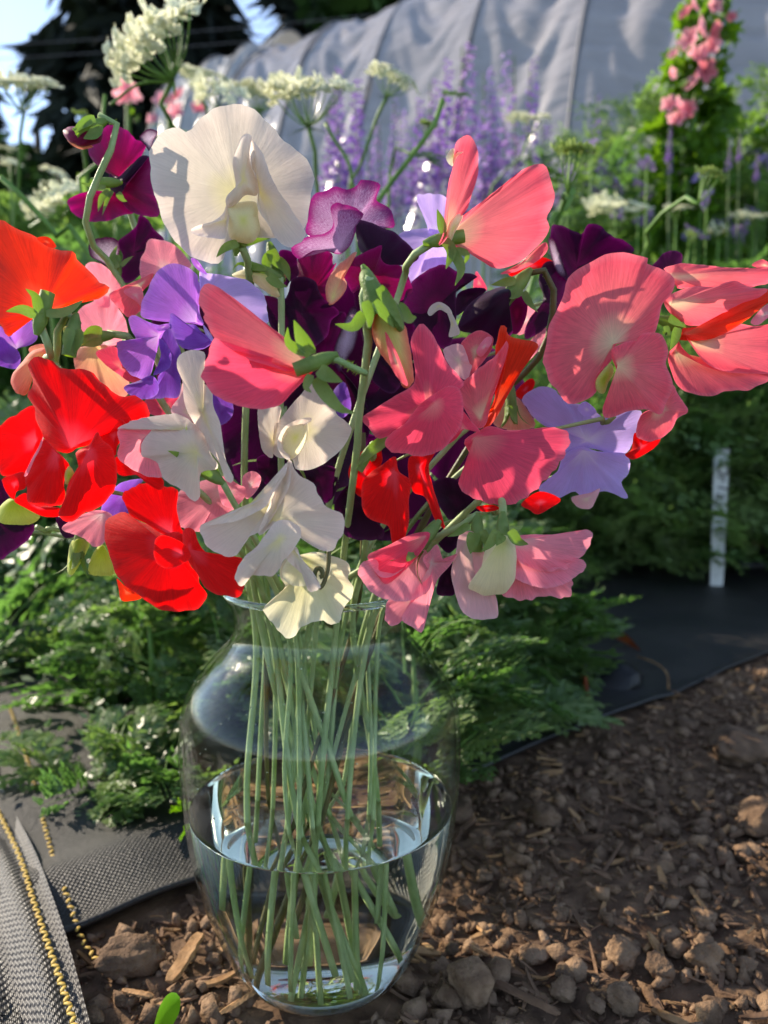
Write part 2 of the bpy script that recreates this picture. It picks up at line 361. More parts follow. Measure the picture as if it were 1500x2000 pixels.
# ------------------------------------------------------------------ woven ground cover
def fabric_mat(c1, c2, sp_, rg_):
    m, t, N, L = newmat('woven_fabric'); b = N['Principled BSDF']
    uv = N.new('ShaderNodeUVMap'); uv.uv_map = 'UVMap'
    sp = N.new('ShaderNodeSeparateXYZ'); L.new(uv.outputs[0], sp.inputs[0])
    def wv(out, k):
        mu = N.new('ShaderNodeMath'); mu.operation = 'MULTIPLY'; mu.inputs[1].default_value = k; L.new(out, mu.inputs[0])
        s = N.new('ShaderNodeMath'); s.operation = 'SINE'; L.new(mu.outputs[0], s.inputs[0]); return s.outputs[0]
    k = 2 * math.pi / .0032
    a, c = wv(sp.outputs['X'], k), wv(sp.outputs['Y'], k)
    pr = N.new('ShaderNodeMath'); pr.operation = 'MULTIPLY'; L.new(a, pr.inputs[0]); L.new(c, pr.inputs[1])
    a2 = wv(sp.outputs['Y'], k * 4)
    ad = N.new('ShaderNodeMath'); ad.operation = 'MULTIPLY_ADD'; ad.inputs[1].default_value = .25; L.new(a2, ad.inputs[0]); L.new(pr.outputs[0], ad.inputs[2])
    nz = N.new('ShaderNodeTexNoise'); nz.inputs['Scale'].default_value = 300; L.new(uv.outputs[0], nz.inputs['Vector'])
    a3 = N.new('ShaderNodeMath'); a3.operation = 'MULTIPLY_ADD'; a3.inputs[1].default_value = 1.6; L.new(nz.outputs['Fac'], a3.inputs[0]); L.new(ad.outputs[0], a3.inputs[2])
    bp = N.new('ShaderNodeBump'); bp.inputs['Strength'].default_value = .8; bp.inputs['Distance'].default_value = .0005; L.new(a3.outputs[0], bp.inputs['Height']); L.new(bp.outputs[0], b.inputs['Normal'])
    n2 = N.new('ShaderNodeTexNoise'); n2.inputs['Scale'].default_value = 9; n2.inputs['Detail'].default_value = 6; L.new(uv.outputs[0], n2.inputs['Vector'])
    r = ramp(N, [(.35, lin(c1)), (.75, lin(c2))]); L.new(n2.outputs['Fac'], r.inputs[0]); L.new(r.outputs[0], b.inputs['Base Color'])
    b.inputs['Roughness'].default_value = rg_; b.inputs['Specular IOR Level'].default_value = sp_
    return m
FABRIC = fabric_mat((.055, .055, .06), (.17, .15, .14), .5, .5); FAB_LIT = fabric_mat((.11, .11, .12), (.26, .235, .225), .55, .5)  # second one is a paler copy, the strip's bright sheen put into its colour
THREAD = simple('yellow_thread', (.66, .52, .20), (.82, .70, .36), 200, .6)
def fab_h(x, y):
    e = (x - FAB0[0]) * FABN[0] + (y - FAB0[1]) * FABN[1]
    s = (x - FAB0[0]) * FABD[0] + (y - FAB0[1]) * FABD[1]
    w1 = .009 * np.exp(-((e - .045) / .024) ** 2) * (s < .14) + .006 * np.exp(-((e - .15) / .03) ** 2) * (s < .2)
    return .0045 + w1 + .005 * np.clip(e / .3, 0, 1) + fbm(x * 5, y * 5, 31, 3) * .008 * np.clip(e / .05, 0, 1) + .0022 * np.exp(-(e / .006) ** 2)
u = np.linspace(-.14, 2.6, 240); v = np.r_[np.linspace(0, .4, 110), np.linspace(.41, 1.6, 60)]
U, Vv = np.meshgrid(u, v)
def edge_w(s): return fbm(s * 8, s * 0 + .5, 33, 3) * .012
FX = FAB0[0] + U * FABD[0] + (Vv + edge_w(U) * np.exp(-Vv / .05)) * FABN[0]; FY = FAB0[1] + U * FABD[1] + (Vv + edge_w(U) * np.exp(-Vv / .05)) * FABN[1]
FZ = fab_h(FX, FY)
Vf = np.stack([FX.ravel(), FY.ravel(), FZ.ravel()], 1)
i = np.arange(len(v) - 1)[:, None] * len(u) + np.arange(len(u) - 1)[None]
Ff = np.stack([i, i + 1, i + 1 + len(u), i + len(u)], -1).reshape(-1, 4)
fab = thing('landscape_fabric', 'black woven ground fabric running from behind the vase under the plant marker', 'ground fabric', (FAB0[0], FAB0[1], 0))
fb = np.array([FAB0[0], FAB0[1], 0.])
wpart('sheet', Vf, Ff, FABRIC, fab, fb, np.stack([U.ravel(), Vv.ravel()], 1))
st_me = None
def stitches(line3, parent, base, n, up=.0006):
    global st_me
    if st_me is None:
        t, f = tube(np.array([(-.5, 0, -.1), (-.2, 0, .25), (.2, 0, .25), (.5, 0, -.1)]), [.22, .34, .34, .22], 6)
        st_me = mesh('stitch', t, f, THREAD)
    pts = catmull(line3, n); tg = np.gradient(pts, axis=0)
    for k in range(n):
        o = obj('stitch', st_me, parent); o.location = tuple(pts[k] - base + [0, 0, up]); a = math.atan2(tg[k][1], tg[k][0])
        o.rotation_euler = (0, 0, a + (.7 if k % 2 else -.7)); o.scale = (.0036, .0030, .0017)
# edge hem
hem = np.stack([FX[0], FY[0], FZ[0] - .001], 1)[:170]
Vh, Fh = tube(hem, .0022, 6); wpart('hem', Vh, Fh, FABRIC, fab, fb, np.repeat(np.stack([u[:170], u[:170] * 0], 1), 6, 0))
ln = np.array([G(x, y) for x, y in [(20, 1400), (48, 1490), (66, 1560), (102, 1700), (130, 1780), (160, 1850), (188, 1890)]]); ln[:, 2] = fab_h(ln[:, 0], ln[:, 1])
stitches(ln, fab, fb, 74)
# second strip, lapped over the first, its raised edge shading the one below
er = catmull(np.array([G(x, y, .02)[:2] for x, y in [(-70, 1330), (-20, 1450), (0, 1515), (60, 1640), (100, 1740), (140, 1850), (185, 2010), (225, 2120)]]), 90)
tg = np.gradient(er, axis=0); nl = np.stack([-tg[:, 1], tg[:, 0]], 1); nl /= np.linalg.norm(nl, axis=1)[:, None]
if nl[0][0] > 0: nl = -nl
ww = np.linspace(0, .034, 26); VS, UVS = [], []
for j, wv_ in enumerate(ww):
    xy = er + nl * wv_; fr = wv_ / .034
    z = .015 - .004 * fr + .004 * np.sin(np.arange(90) * .12) + .003 * np.sin(fr * 9 + np.arange(90) * .05)
    VS.append(np.c_[xy, z]); UVS.append(np.c_[np.arange(90) * .0045, np.full(90, wv_)])
i = np.arange(25)[:, None] * 90 + np.arange(89)[None]
Fs = np.stack([i, i + 1, i + 91, i + 90], -1).reshape(-1, 4)
b2 = np.array([er[45][0], er[45][1], 0.])
strip = thing('landscape_fabric', 'raised strip of shiny woven fabric with a yellow stitched line and frayed edge', 'ground fabric', b2)
wpart('sheet', np.vstack(VS), Fs, FAB_LIT, strip, b2, np.vstack(UVS))
sk = np.vstack([np.c_[er, np.full(90, .0145)], np.c_[er + nl * .012, np.full(90, -.01)]])
wpart('turned_edge', sk, [(k, k + 1, 91 + k, 90 + k) for k in range(89)], FAB_LIT, strip, b2, np.vstack([np.c_[np.arange(90) * .0045, np.zeros(90)], np.c_[np.arange(90) * .0045, np.full(90, .02)]]))
mid = VS[9][::3].copy(); mid = np.array([G(x, y, .0145) for x, y in [(-30, 1540), (0, 1600), (38, 1680), (66, 1770), (96, 1860), (120, 1930), (142, 2000), (160, 2060)]])
stitches(mid, strip, b2, 80, .0028)
q = np.random.default_rng(3); ps = []
for k in range(700):
    j = q.integers(0, 89); c = np.r_[er[j] + nl[j] * (.030 + abs(q.normal()) * .022), .012]
    dv = np.r_[nl[j] * q.uniform(.3, 1) + tg[j] / np.linalg.norm(tg[j]) * q.normal() * .6, q.normal() * .25]; L = q.uniform(.01, .045); uu = np.linspace(0, 1, 5)[:, None]
    pts = c + dv * L * uu + np.array([0, 0, -.012]) * uu ** 2 + q.normal(size=3) * .003 * uu
    ps.append(ribbon(pts, np.full(5, .0004), np.array([0, 0, 1.]) + q.normal(size=3) * .6))
Vr, Fr = join(ps); o = wpart('frayed_thread', Vr, Fr, FABRIC, strip, b2, np.zeros((len(Vr), 2))); o['kind'] = 'stuff'

under = [np.c_[er + nl * w_, .006 + .006 * np.sin(w_ * 160 + np.arange(90) * .11) + fbm(np.arange(90) * .3, np.full(90, w_ * 60), 5, 3) * .01] for w_ in np.linspace(.026, .16, 30)]
i = np.arange(29)[:, None] * 90 + np.arange(89)[None]
wpart('torn_underlay', np.vstack(under), np.stack([i, i + 1, i + 91, i + 90], -1).reshape(-1, 4), FABRIC, strip, b2, np.vstack([np.c_[np.arange(90) * .0045, np.full(90, w_)] for w_ in np.linspace(.026, .16, 30)]))

# ------------------------------------------------------------------ vase, base, water
def lathe(prof, n=96):
    prof = np.asarray(prof); a = np.arange(n) / n * 2 * math.pi
    V = np.concatenate([np.stack([r * np.cos(a), r * np.sin(a), np.full(n, z)], 1) for r, z in prof])
    F = [(i * n + k, i * n + (k + 1) % n, (i + 1) * n + (k + 1) % n, (i + 1) * n + k) for i in range(len(prof) - 1) for k in range(n)]
    return V, F
sil = np.array([(.0245, .0), (.0300, .0014), (.0370, .0060), (.0435, .0130), (.0492, .0230), (.0538, .035), (.0598, .052), (.0640, .070), (.0667, .088), (.0685, .109), (.0686, .1305), (.0655, .1488), (.0540, .1655), (.0445, .1755), (.0418, .1815), (.0416, .188), (.0434, .1945), (.0470, .2000)])
outer = catmull(sil, 70)
tn = np.gradient(outer, axis=0); nn = np.stack([-tn[:, 1], tn[:, 0]], 1); nn /= np.linalg.norm(nn, axis=1)[:, None]
TH = .0021
inner = outer + nn * TH; inner = inner[(inner[:, 1] > .0105)]
def glass_thin():
    m, t, N, L = newmat('clear_glass'); N.remove(N['Principled BSDF'])
    lw = N.new('ShaderNodeLayerWeight'); lw.inputs[0].default_value = .5
    r = ramp(N, [(0, (.975, .985, .98)), (.55, (.95, .965, .955)), (.85, (.80, .85, .82)), (1, (.42, .50, .45))]); L.new(lw.outputs['Facing'], r.inputs[0])
    tr = N.new('ShaderNodeBsdfTransparent'); L.new(r.outputs[0], tr.inputs[0])
    gl = N.new('ShaderNodeBsdfGlossy'); tc = N.new('ShaderNodeTexCoord'); nz = N.new('ShaderNodeTexNoise'); nz.inputs['Scale'].default_value = 38; nz.inputs['Detail'].default_value = 6; L.new(tc.outputs['Object'], nz.inputs['Vector'])
    rg = N.new('ShaderNodeMapRange'); rg.inputs['From Min'].default_value = .45; rg.inputs['From Max'].default_value = .72; rg.inputs['To Min'].default_value = .035; rg.inputs['To Max'].default_value = .34; L.new(nz.outputs['Fac'], rg.inputs['Value']); L.new(rg.outputs[0], gl.inputs['Roughness'])
    fr = N.new('ShaderNodeFresnel'); ge = N.new('ShaderNodeNewGeometry'); mr = N.new('ShaderNodeMapRange'); mr.inputs['To Min'].default_value = 1.32; mr.inputs['To Max'].default_value = 1 / 1.32
    L.new(ge.outputs['Backfacing'], mr.inputs['Value']); L.new(mr.outputs[0], fr.inputs[0])
    mx = N.new('ShaderNodeMixShader'); L.new(fr.outputs[0], mx.inputs[0]); L.new(tr.outputs[0], mx.inputs[1]); L.new(gl.outputs[0], mx.inputs[2])
    L.new(mx.outputs[0], N['Material Output'].inputs[0]); return m
def refr(name, ior, colr, rough=0.0):
    m, t, N, L = newmat(name); N.remove(N['Principled BSDF'])
    g = N.new('ShaderNodeBsdfGlass'); g.inputs['IOR'].default_value = ior; g.inputs['Color'].default_value = (*colr, 1); g.inputs['Roughness'].default_value = rough
    L.new(g.outputs[0], N['Material Output'].inputs[0]); return m
GLASS = glass_thin(); WATER = refr('water', 1.33, (.97, .975, .93)); GBASE = refr('thick_glass', 1.5, (.94, .96, .93))
vb = np.array([VX, VY, 0.]); WL = .0930
vase = thing('glass_vase', 'clear bulbous glass vase half full of water holding the sweet peas', 'vase', vb)
body = outer[outer[:, 1] > .0075]
rim = [body[-1] + [-.0004, .0007], body[-1] + [-.0011, .0009], inner[-1] + [.0004, .0005]]
lip = inner[inner[:, 1] > WL + .0005]
V, F = lathe(np.vstack([body, rim, lip[::-1]])); obj('body', mesh('body', V, F, GLASS), vase)
ra = np.linspace(0, 6.2832, 13); V, F = lathe(np.stack([.0462 + .0016 * np.cos(ra), .2010 + .0016 * np.sin(ra)], 1)); obj('rim', mesh('rim', V, F, GBASE), vase)
ft = outer[outer[:, 1] <= .0075]
foot = np.vstack([[(.0001, .0012)], [(.017, .0012)], [(.0215, .0003)], ft + [0, .0002], [(ft[-1][0] - .0006, .0086)], [(.032, .0088)], [(.0001, .0088)]])
V, F = lathe(foot); obj('base', mesh('base', V, [f[::-1] for f in F][::1], GBASE), vase)
wi = inner[inner[:, 1] < WL]; wi = wi - np.stack([np.full(len(wi), .0003), np.zeros(len(wi))], 1)
wi[:, 1] = np.maximum(wi[:, 1], .0100)
rw = np.interp(WL, inner[:, 1], inner[:, 0])
wp = np.vstack([[(.0001, .0100)], [(wi[0][0] - .004, .0100)], wi, [(rw - .0003, WL + .0004)], [(rw - .0014, WL - .0005)], [(rw - .004, WL - .0012)], [(.0001, WL - .0012)]])
V, F = lathe(wp); wo = obj('vase_water', mesh('vase_water', V, F, WATER)); wo.location = tuple(vb)
tag(wo, 'clear water filling the lower half of the glass vase', 'water')
bm = bmesh.new(); bm.from_mesh(wo.data); bmesh.ops.recalc_face_normals(bm, faces=bm.faces); bm.to_mesh(wo.data); bm.free()
for o in list(vase.children)[1:]:
    bm = bmesh.new(); bm.from_mesh(o.data); bmesh.ops.recalc_face_normals(bm, faces=bm.faces); bm.to_mesh(o.data); bm.free()

q = np.random.default_rng(23); ps = []; dr0, df0 = rock_mesh(0, 1, .0)
for k in range(170):
    i = q.integers(24, len(inner) - 8); r_, z_ = inner[i]
    if z_ < WL + .004: continue
    a = q.normal() * .9 - 1.9
    ps.append((dr0 * (.0002 + .0005 * q.random() ** 3) + [(r_ + .0024) * math.cos(a), (r_ + .0024) * math.sin(a), z_], df0))
V, F = join(ps); o = obj('droplet', mesh('droplet', V, F, GBASE), vase); o['kind'] = 'stuff'
# ------------------------------------------------------------------ grey tunnel, far white tunnel
def tunnel_mat(name, c, rough, tr):
    m, t, N, L = newmat(name); b = N['Principled BSDF']
    uv = N.new('ShaderNodeUVMap'); uv.uv_map = 'UVMap'
    mp = N.new('ShaderNodeMapping'); mp.inputs['Scale'].default_value = (.55, 3.2, 1); mp.inputs['Rotation'].default_value = (0, 0, .45); L.new(uv.outputs[0], mp.inputs[0])
    nz = N.new('ShaderNodeTexNoise'); nz.inputs['Scale'].default_value = 3.0; nz.inputs['Detail'].default_value = 3; nz.inputs['Distortion'].default_value = .6; L.new(mp.outputs[0], nz.inputs['Vector'])
    bp = N.new('ShaderNodeBump'); bp.inputs['Strength'].default_value = .55; bp.inputs['Distance'].default_value = .05; L.new(nz.outputs['Fac'], bp.inputs['Height']); L.new(bp.outputs[0], b.inputs['Normal'])
    r = ramp(N, [(.3, lin(tuple(x * .9 for x in c))), (.7, lin(c))]); L.new(nz.outputs['Fac'], r.inputs[0]); L.new(r.outputs[0], b.inputs['Base Color'])
    b.inputs['Roughness'].default_value = rough; b.inputs['Specular IOR Level'].default_value = .6
    ts = N.new('ShaderNodeBsdfTranslucent'); L.new(r.outputs[0], ts.inputs[0])
    ms = N.new('ShaderNodeMixShader'); ms.inputs[0].default_value = tr; L.new(b.outputs[0], ms.inputs[1]); L.new(ts.outputs[0], ms.inputs[2]); L.new(ms.outputs[0], N['Material Output'].inputs[0])
    return m
TUN = tunnel_mat('shade_film', (.62, .60, .60), .19, .08); TUNW = tunnel_mat('white_film', (.66, .66, .66), .4, .2)
ROPE = simple('tunnel_hoop', (.34, .34, .36), (.44, .44, .46), 20, .5)
def tunnel(name, label, c0, u2, ax, S_, H, length, nr, mat, seed):
    u2 = np.array(u2) / np.linalg.norm(u2); ax = np.array(ax) / np.linalg.norm(ax); c0 = np.array(c0)
    th = np.linspace(-1.5708, 1.5708, 150); t = np.linspace(0, length, nr * 26 + 1); sp = length / nr
    Tt, Th = np.meshgrid(t, th); fr = (Tt % sp) / sp; sag = np.sin(fr * math.pi) ** 2; bay = np.floor(Tt / sp); hh = (Th + 1.5708) / 3.1416
    low = np.clip(1.15 - hh * 1.9, .2, 1)
    k = 1 - .018 * sag
    k = k + .012 * sag * np.sin(6.283 * (hh * 11 + (1.2 + .5 * np.sin(bay * 2.1)) * sag + .4 * np.sin(bay * 4))) * low + .006 * sag * np.sin(6.283 * (hh * 27 + (2.2 + np.sin(bay)) * np.sin(fr * math.pi) + fr))
    k = k + .010 * np.sin(6.283 * (hh * 7 - fr * 1.6 + bay * .3)) * np.clip(.45 - hh, 0, 1) * 3 * sag + fbm(Tt * 3, hh * 20, seed, 4) * .010
    k = k - .022 * np.exp(-((hh - .22 - .05 * np.cos(fr * 6.283)) / .035) ** 2) * sag
    def pt(Tq, Thq, kk):
        s = -S_ * np.sign(-np.sin(Thq)) * np.abs(np.sin(Thq)) ** 1.0 * kk; z = H * np.abs(np.cos(Thq)) ** .9 * kk
        return np.stack([c0[0] + u2[0] * s + ax[0] * Tq, c0[1] + u2[1] * s + ax[1] * Tq, z], -1)
    V = pt(Tt, Th, k).reshape(-1, 3); n = len(t); i = np.arange(len(th) - 1)[:, None] * n + np.arange(n - 1)[None]
    F = np.stack([i, i + 1, i + 1 + n, i + n], -1).reshape(-1, 4)
    b = np.array([c0[0], c0[1], 0.]); tt = thing(name, label, 'polytunnel', b)
    wpart('cover', V, F, mat, tt, b, np.stack([Tt.ravel(), (hh * 8).ravel()], 1))
    for q_ in range(nr + 1):
        p = pt(np.full(75, q_ * sp), th[::2], 1.004); V, F = tube(p, .013, 6); wpart('hoop', V, F, ROPE, tt, b)
    return tt
tunnel('polytunnel', 'big polytunnel under sagging grey shade film with wrinkled folds', (-.98, 8.02), (.56, .83), (.83, -.56), 1.40, 3.95, 9.35, 11, TUN, 5)
tunnel('polytunnel', 'far white film polytunnel showing past the end of the grey one', (-3.15, 13.4), (.56, .83), (.83, -.56), 1.5, 6.15, 2.2, 3, TUNW, 8)

# ------------------------------------------------------------------ trees and wires
NEEDLE = simple('spruce_needles', (.045, .075, .055), (.10, .14, .09), .8, .8, 0, transl=.1)
LEAFT = simple('tree_leaves', (.10, .19, .06), (.22, .34, .12), 1.0, .6, 0, transl=.3)
BARK = simple('bark', (.12, .09, .07), (.22, .17, .13), 8, .9, .5)
def spruce(label, base, h, rad, seed, nb=130):
    q = np.random.default_rng(seed); t = thing('spruce_tree', label, 'tree', base, 'trees behind the garden')
    t.location.z = 0
    V, F = tube(np.array([(0, 0, 0), (0, 0, h * .5), (0, 0, h)]), [h * .022, h * .014, .02], 8); obj('trunk', mesh('trunk', V, F, BARK), t)
    Vs, Fs, o = [], [], 0
    for k in range(nb):
        f = k / nb; z = h * (.04 + .95 * f); L = rad * (1 - f) ** .8 * q.uniform(.6, 1.15) + .25; a = k * 2.399 + q.normal() * .3
        nb2 = int(42 * L / rad) + 12
        s = q.random(nb2); c = np.stack([L * s, q.normal(size=nb2) * L * .13 * (1.1 - s), -L * .30 * s + L * .42 * s ** 3 - np.abs(q.normal(size=nb2)) * .30 * (1 - .5 * s)], 1)
        ca, sa = math.cos(a), math.sin(a)
        c = np.stack([c[:, 0] * ca - c[:, 1] * sa, c[:, 0] * sa + c[:, 1] * ca, c[:, 2] + z], 1)
        for p in c:
            d1 = q.normal(size=3) * .1 + np.array([ca * .18, sa * .18, -.16]); d2 = q.normal(size=3); d2 = d2 / np.linalg.norm(d2) * .10; sc = q.uniform(.7, 1.6) * h / 14
            Vs.append([p - d1 * sc, p + d2 * sc, p + d1 * sc * 1.3, p - d2 * sc]); Fs.append((o, o + 1, o + 2, o + 3)); o += 4
    obj('crown', mesh('crown', np.vstack(Vs), np.array(Fs), NEEDLE, smooth=False), t)
spruce('tall dark spruce with upswept branch tips behind the white umbels', Y(300, 700, 24), 28, 3.9, 1, 300)
spruce('dark spruce whose top shows just above the grey tunnel', Y(612, 700, 30), 26, 2.6, 2, 190)
spruce('distant dark spruce at the sky edge behind the white umbel', Y(-5, 700, 34), 15.6, 2.2, 3, 90)
spruce('small far spruce tip in the gap of sky above the white tunnel', Y(483, 700, 60), 30, 3.0, 4, 80)
def leafy(label, base, h, rad, seed, n=2600, name='leafy_tree'):
    q = np.random.default_rng(seed); t = thing(name, label, 'tree', base, 'trees behind the garden')
    t.location.z = 0
    V, F = tube(np.array([(0, 0, 0), (.1, 0, h * .4), (0, .1, h * .8)]), [h * .03, h * .02, h * .008], 8); obj('trunk', mesh('trunk', V, F, BARK), t)
    cl = q.normal(size=(26, 3)) * rad * .42 + [0, 0, h * .68]; p = cl[q.integers(0, 26, n)] + q.normal(size=(n, 3)) * rad * .2
    d1 = q.normal(size=(n, 3)); d1 = d1 / np.linalg.norm(d1, axis=1)[:, None] * .14 * h / 8; d2 = q.normal(size=(n, 3)) * .07 * h / 8
    V = np.stack([p - d1, p + d2, p + d1, p - d2], 1).reshape(-1, 3)
    obj('crown', mesh('crown', V, np.arange(n * 4).reshape(-1, 4), LEAFT, smooth=False), t)
leafy('bright leafy tree peeping over the top of the grey tunnel', Y(805, 700, 22), 17.0, 2.4, 6)
leafy('grey green bushy tree at the foot of the tall spruce', Y(90, 700, 28), 13.5, 1.0, 7)
leafy('low bushy tree at the sky edge beside the white umbel', Y(-30, 700, 20), 9.5, 1.0, 8)
leafy('bushy tree behind the white tunnel in the middle', Y(400, 700, 26), 12.5, 1.8, 9)
for k, (a, b_, lb) in enumerate([((-200, 100), (800, 22), 'upper thin wire crossing the blue sky'), ((-200, 125), (800, 52), 'lower thin wire crossing the blue sky')]):
    p0, p1 = Y(*a, 15), Y(*b_, 15); uu = np.linspace(0, 1, 14)[:, None]
    pts = p0 * (1 - uu) + p1 * uu - np.array([0, 0, .25]) * (uu * (1 - uu))
    V, F = tube(pts, .006, 5); tag(obj('power_line', mesh('power_line', V, F, ROPE)), lb, 'wire', 'power lines')

# ------------------------------------------------------------------ ferny foliage
def frond_mesh(name, L, seed, mat, pairs=9, wid=.42, lod=0, droop=.35, mat2=None):
    q = np.random.default_rng(seed); V, F = [], []
    n = pairs
    def rach(s): return np.array([L * s * (1 - .12 * s), .02 * L * math.sin(s * 3 + seed), L * (.25 * s - droop * s * s)])
    def leaf(p, d, nrm, l, w):
        nrm = nrm + q.normal(size=3) * .25; s = np.cross(d, nrm); s /= np.linalg.norm(s) + 1e-9; o = len(V)
        V.extend([p, p + d * l * .35 + s * w, p + d * l + nrm * l * .1 * q.normal(), p + d * l * .35 - s * w, ]); F.append((o, o + 1, o + 2, o + 3))
    for k in range(n):
        s = .22 + .76 * k / (n - 1); p = rach(s); t = rach(s + .02) - rach(s - .02); t /= np.linalg.norm(t)
        for sd in (-1, 1):
            up = np.array([0, 0, 1.]); side = np.cross(up, t) * sd; nrm = np.cross(t, side) * sd
            d = t * q.uniform(.45, .75) + side + np.array([0, 0, q.normal() * .18]); d /= np.linalg.norm(d)
            pl = L * wid * (math.sin(math.pi * min(1, (1.08 - s) * .95)) * .85 + .12) * q.uniform(.85, 1.1)
            if lod == 2: leaf(p, d, nrm, pl, pl * .28); continue
            m = 5 if lod == 0 else 3
            for j in range(m):
                f = .25 + .75 * j / m; pp = p + d * pl * f + np.array([0, 0, -.15 * pl * f * f])
                ll = pl * .42 * (1.1 - f * .7)
                for s2 in (-1, 1):
                    d2 = d * .7 + np.cross(nrm, d) * s2 * .75 + q.normal(size=3) * .10; d2 /= np.linalg.norm(d2)
                    leaf(pp, d2, nrm, ll, ll * .25)
                    if lod == 0:
                        d3 = d2 + np.cross(nrm, d2) * .7 * s2; d3 /= np.linalg.norm(d3); leaf(pp + d2 * ll * .3, d3, nrm, ll * .6, ll * .20)
                        d3 = d2 - np.cross(nrm, d2) * .7 * s2; d3 /= np.linalg.norm(d3); leaf(pp + d2 * ll * .4, d3, nrm, ll * .55, ll * .19)
            leaf(p + d * pl * .95, d, nrm, pl * .28, pl * .05)
    me = mesh(name, V, F, mat, smooth=False)
    if lod < 2:
        tv, tf = tube(np.array([rach(s) for s in np.linspace(0, 1, 8)]), np.linspace(.010, .003, 8) * L, 5)
        a = len(V); V2 = np.vstack([np.array(V), tv]); F2 = F + [tuple(i + a for i in f) for f in tf]
        me2 = mesh(name, V2, F2, mat, smooth=False); me2.materials.append(mat2 or PETIOLE)
        mi = np.zeros(len(F2), np.int32); mi[len(F):] = 1; me2.polygons.foreach_set('material_index', mi)
        return me2
    return me
FR = [frond_mesh('frond', 1.0, 20 + k, FERN if k % 3 else FERN2, 8, .44, 0, .3 + .15 * (k % 3)) for k in range(6)]
FRL = [frond_mesh('frond', 1.0, 40 + k, FERN if k % 2 else FERN2, 8, .42, 1, .25 + .15 * (k % 3)) for k in range(6)]
def fern(label, loc, n, lmin, lmax, seed, az=None, spread=3.14, up=(.15, .9), group='ferny plants in the bed', meshes=FR, name='ferny_plant', stalk=(0, .0)):
    q = np.random.default_rng(seed); t = thing(name, label, 'plant', loc, group)
    for k in range(n):
        if meshes is FR and q.random() < .25: continue
        o = obj('frond', meshes[q.integers(len(meshes))], t); L = q.uniform(lmin, lmax)
        a = (q.uniform(0, 6.283) if az is None else az + q.uniform(-spread, spread)); e = q.uniform(*up)
        if meshes is FR: L *= (1.25 if math.sin(a) > -.2 else .75)
        h = q.uniform(*stalk)
        o.scale = (L, L, L); o.rotation_euler = (q.normal() * .5, -e, a); o.location = (q.normal() * .008, q.normal() * .008, .004 + h)
    if stalk[1] > 0:
        V, F = tube(np.array([(0, 0, -.01), (.004, .003, stalk[1] * .5), (0, .006, stalk[1])]), [.004, .003, .0015], 6); obj('stalk', mesh('stalk', V, F, PETIOLE), t)
    return t
# lit clumps left of the vase
for k, (x, y, n, l0, l1, lb) in enumerate([
    (330, 1560, 13, .07, .13, 'ferny plant spilling over the folded fabric beside the vase'),
    (190, 1560, 12, .06, .12, 'low ferny plant growing through the fabric by the yellow stitching'),
    (420, 1420, 14, .08, .15, 'ferny plant directly behind the vase shoulder'),
    (270, 1350, 14, .08, .15, 'sunlit ferny plant in the middle of the fabric strip'),
    (120, 1300, 10, .07, .13, 'ferny plant at the outer side of the bare fabric'),
    (390, 1270, 14, .09, .16, 'ferny plant under the poppy red bloom'),
    (210, 1210, 14, .09, .16, 'ferny plant below the yellow green buds'),
    (60, 1180, 12, .09, .16, 'ferny plant under the frayed plum petal'),
    (480, 1180, 14, .10, .18, 'ferny plant hidden behind the vase neck'),
    (0, 1120, 12, .10, .2, 'ferny plant at the picture edge below the plum petal'),
    (150, 1080, 14, .10, .2, 'pale ferny plant behind the hanging buds'),
    (330, 1090, 14, .10, .2, 'ferny plant behind the lower red bloom')]):
    fern(lb, G(x, y, .004), n + 3, l0 * (1.1 if k > 1 else .8), l1 * (1.15 if k > 1 else .8), 300 + k, up=(.3, 1.35) if k > 3 else (.05, .6))
for k, (xx, yy, lb) in enumerate([(-.22, .70, 'tall ferny plant rising to the poppy red bloom'), (-.13, .68, 'tall ferny plant rising behind the white blooms'), (-.05, .60, 'tall ferny plant seen through the upper glass'),
    (.03, .66, 'tall ferny plant right behind the vase neck'), (.10, .74, 'tall ferny plant rising behind the blush hanging flower'), (-.27, .76, 'tall ferny plant rising under the plum petal'), (.02, .52, 'leggy ferny plant behind the vase shoulder on the shaded side')]):
    fern(lb, (xx, yy, .004), 22, .07, .11, 800 + k, up=(-.1, 1.1), stalk=(.01, .118))
q = np.random.default_rng(19)
for k in range(26):
    yy = q.uniform(.85, 1.75); xx = q.uniform(-.56, -.12) * yy
    fern('silvery lit ferny plant in the open bed on the sunny side', (xx, yy, .004), 13, .11, .2, 700 + k, up=(.15, 1.1), meshes=FRL, group='ferny plants on the sunny side')
# shaded clumps right of the vase
for k, (x, y, n, l0, l1, lb) in enumerate([
    (960, 1440, 15, .08, .14, 'dark ferny plant sprawling beside the vase onto the soil'),
    (880, 1360, 15, .09, .16, 'dark ferny plant just behind the vase side'),
    (1010, 1330, 12, .07, .13, 'dark ferny plant reaching across the fabric'),
    (930, 1250, 14, .09, .17, 'dark ferny plant under the hanging blush flower'),
    (1090, 1290, 7, .05, .08, 'small parsley like seedling alone on the black fabric'),
    (700, 1240, 14, .10, .18, 'ferny plant behind the middle of the vase'),
    (600, 1330, 14, .09, .15, 'ferny plant seen through the glass')]):
    fern(lb, G(x, y, .004), n, l0, l1, 340 + k, up=(.2, 1.15))
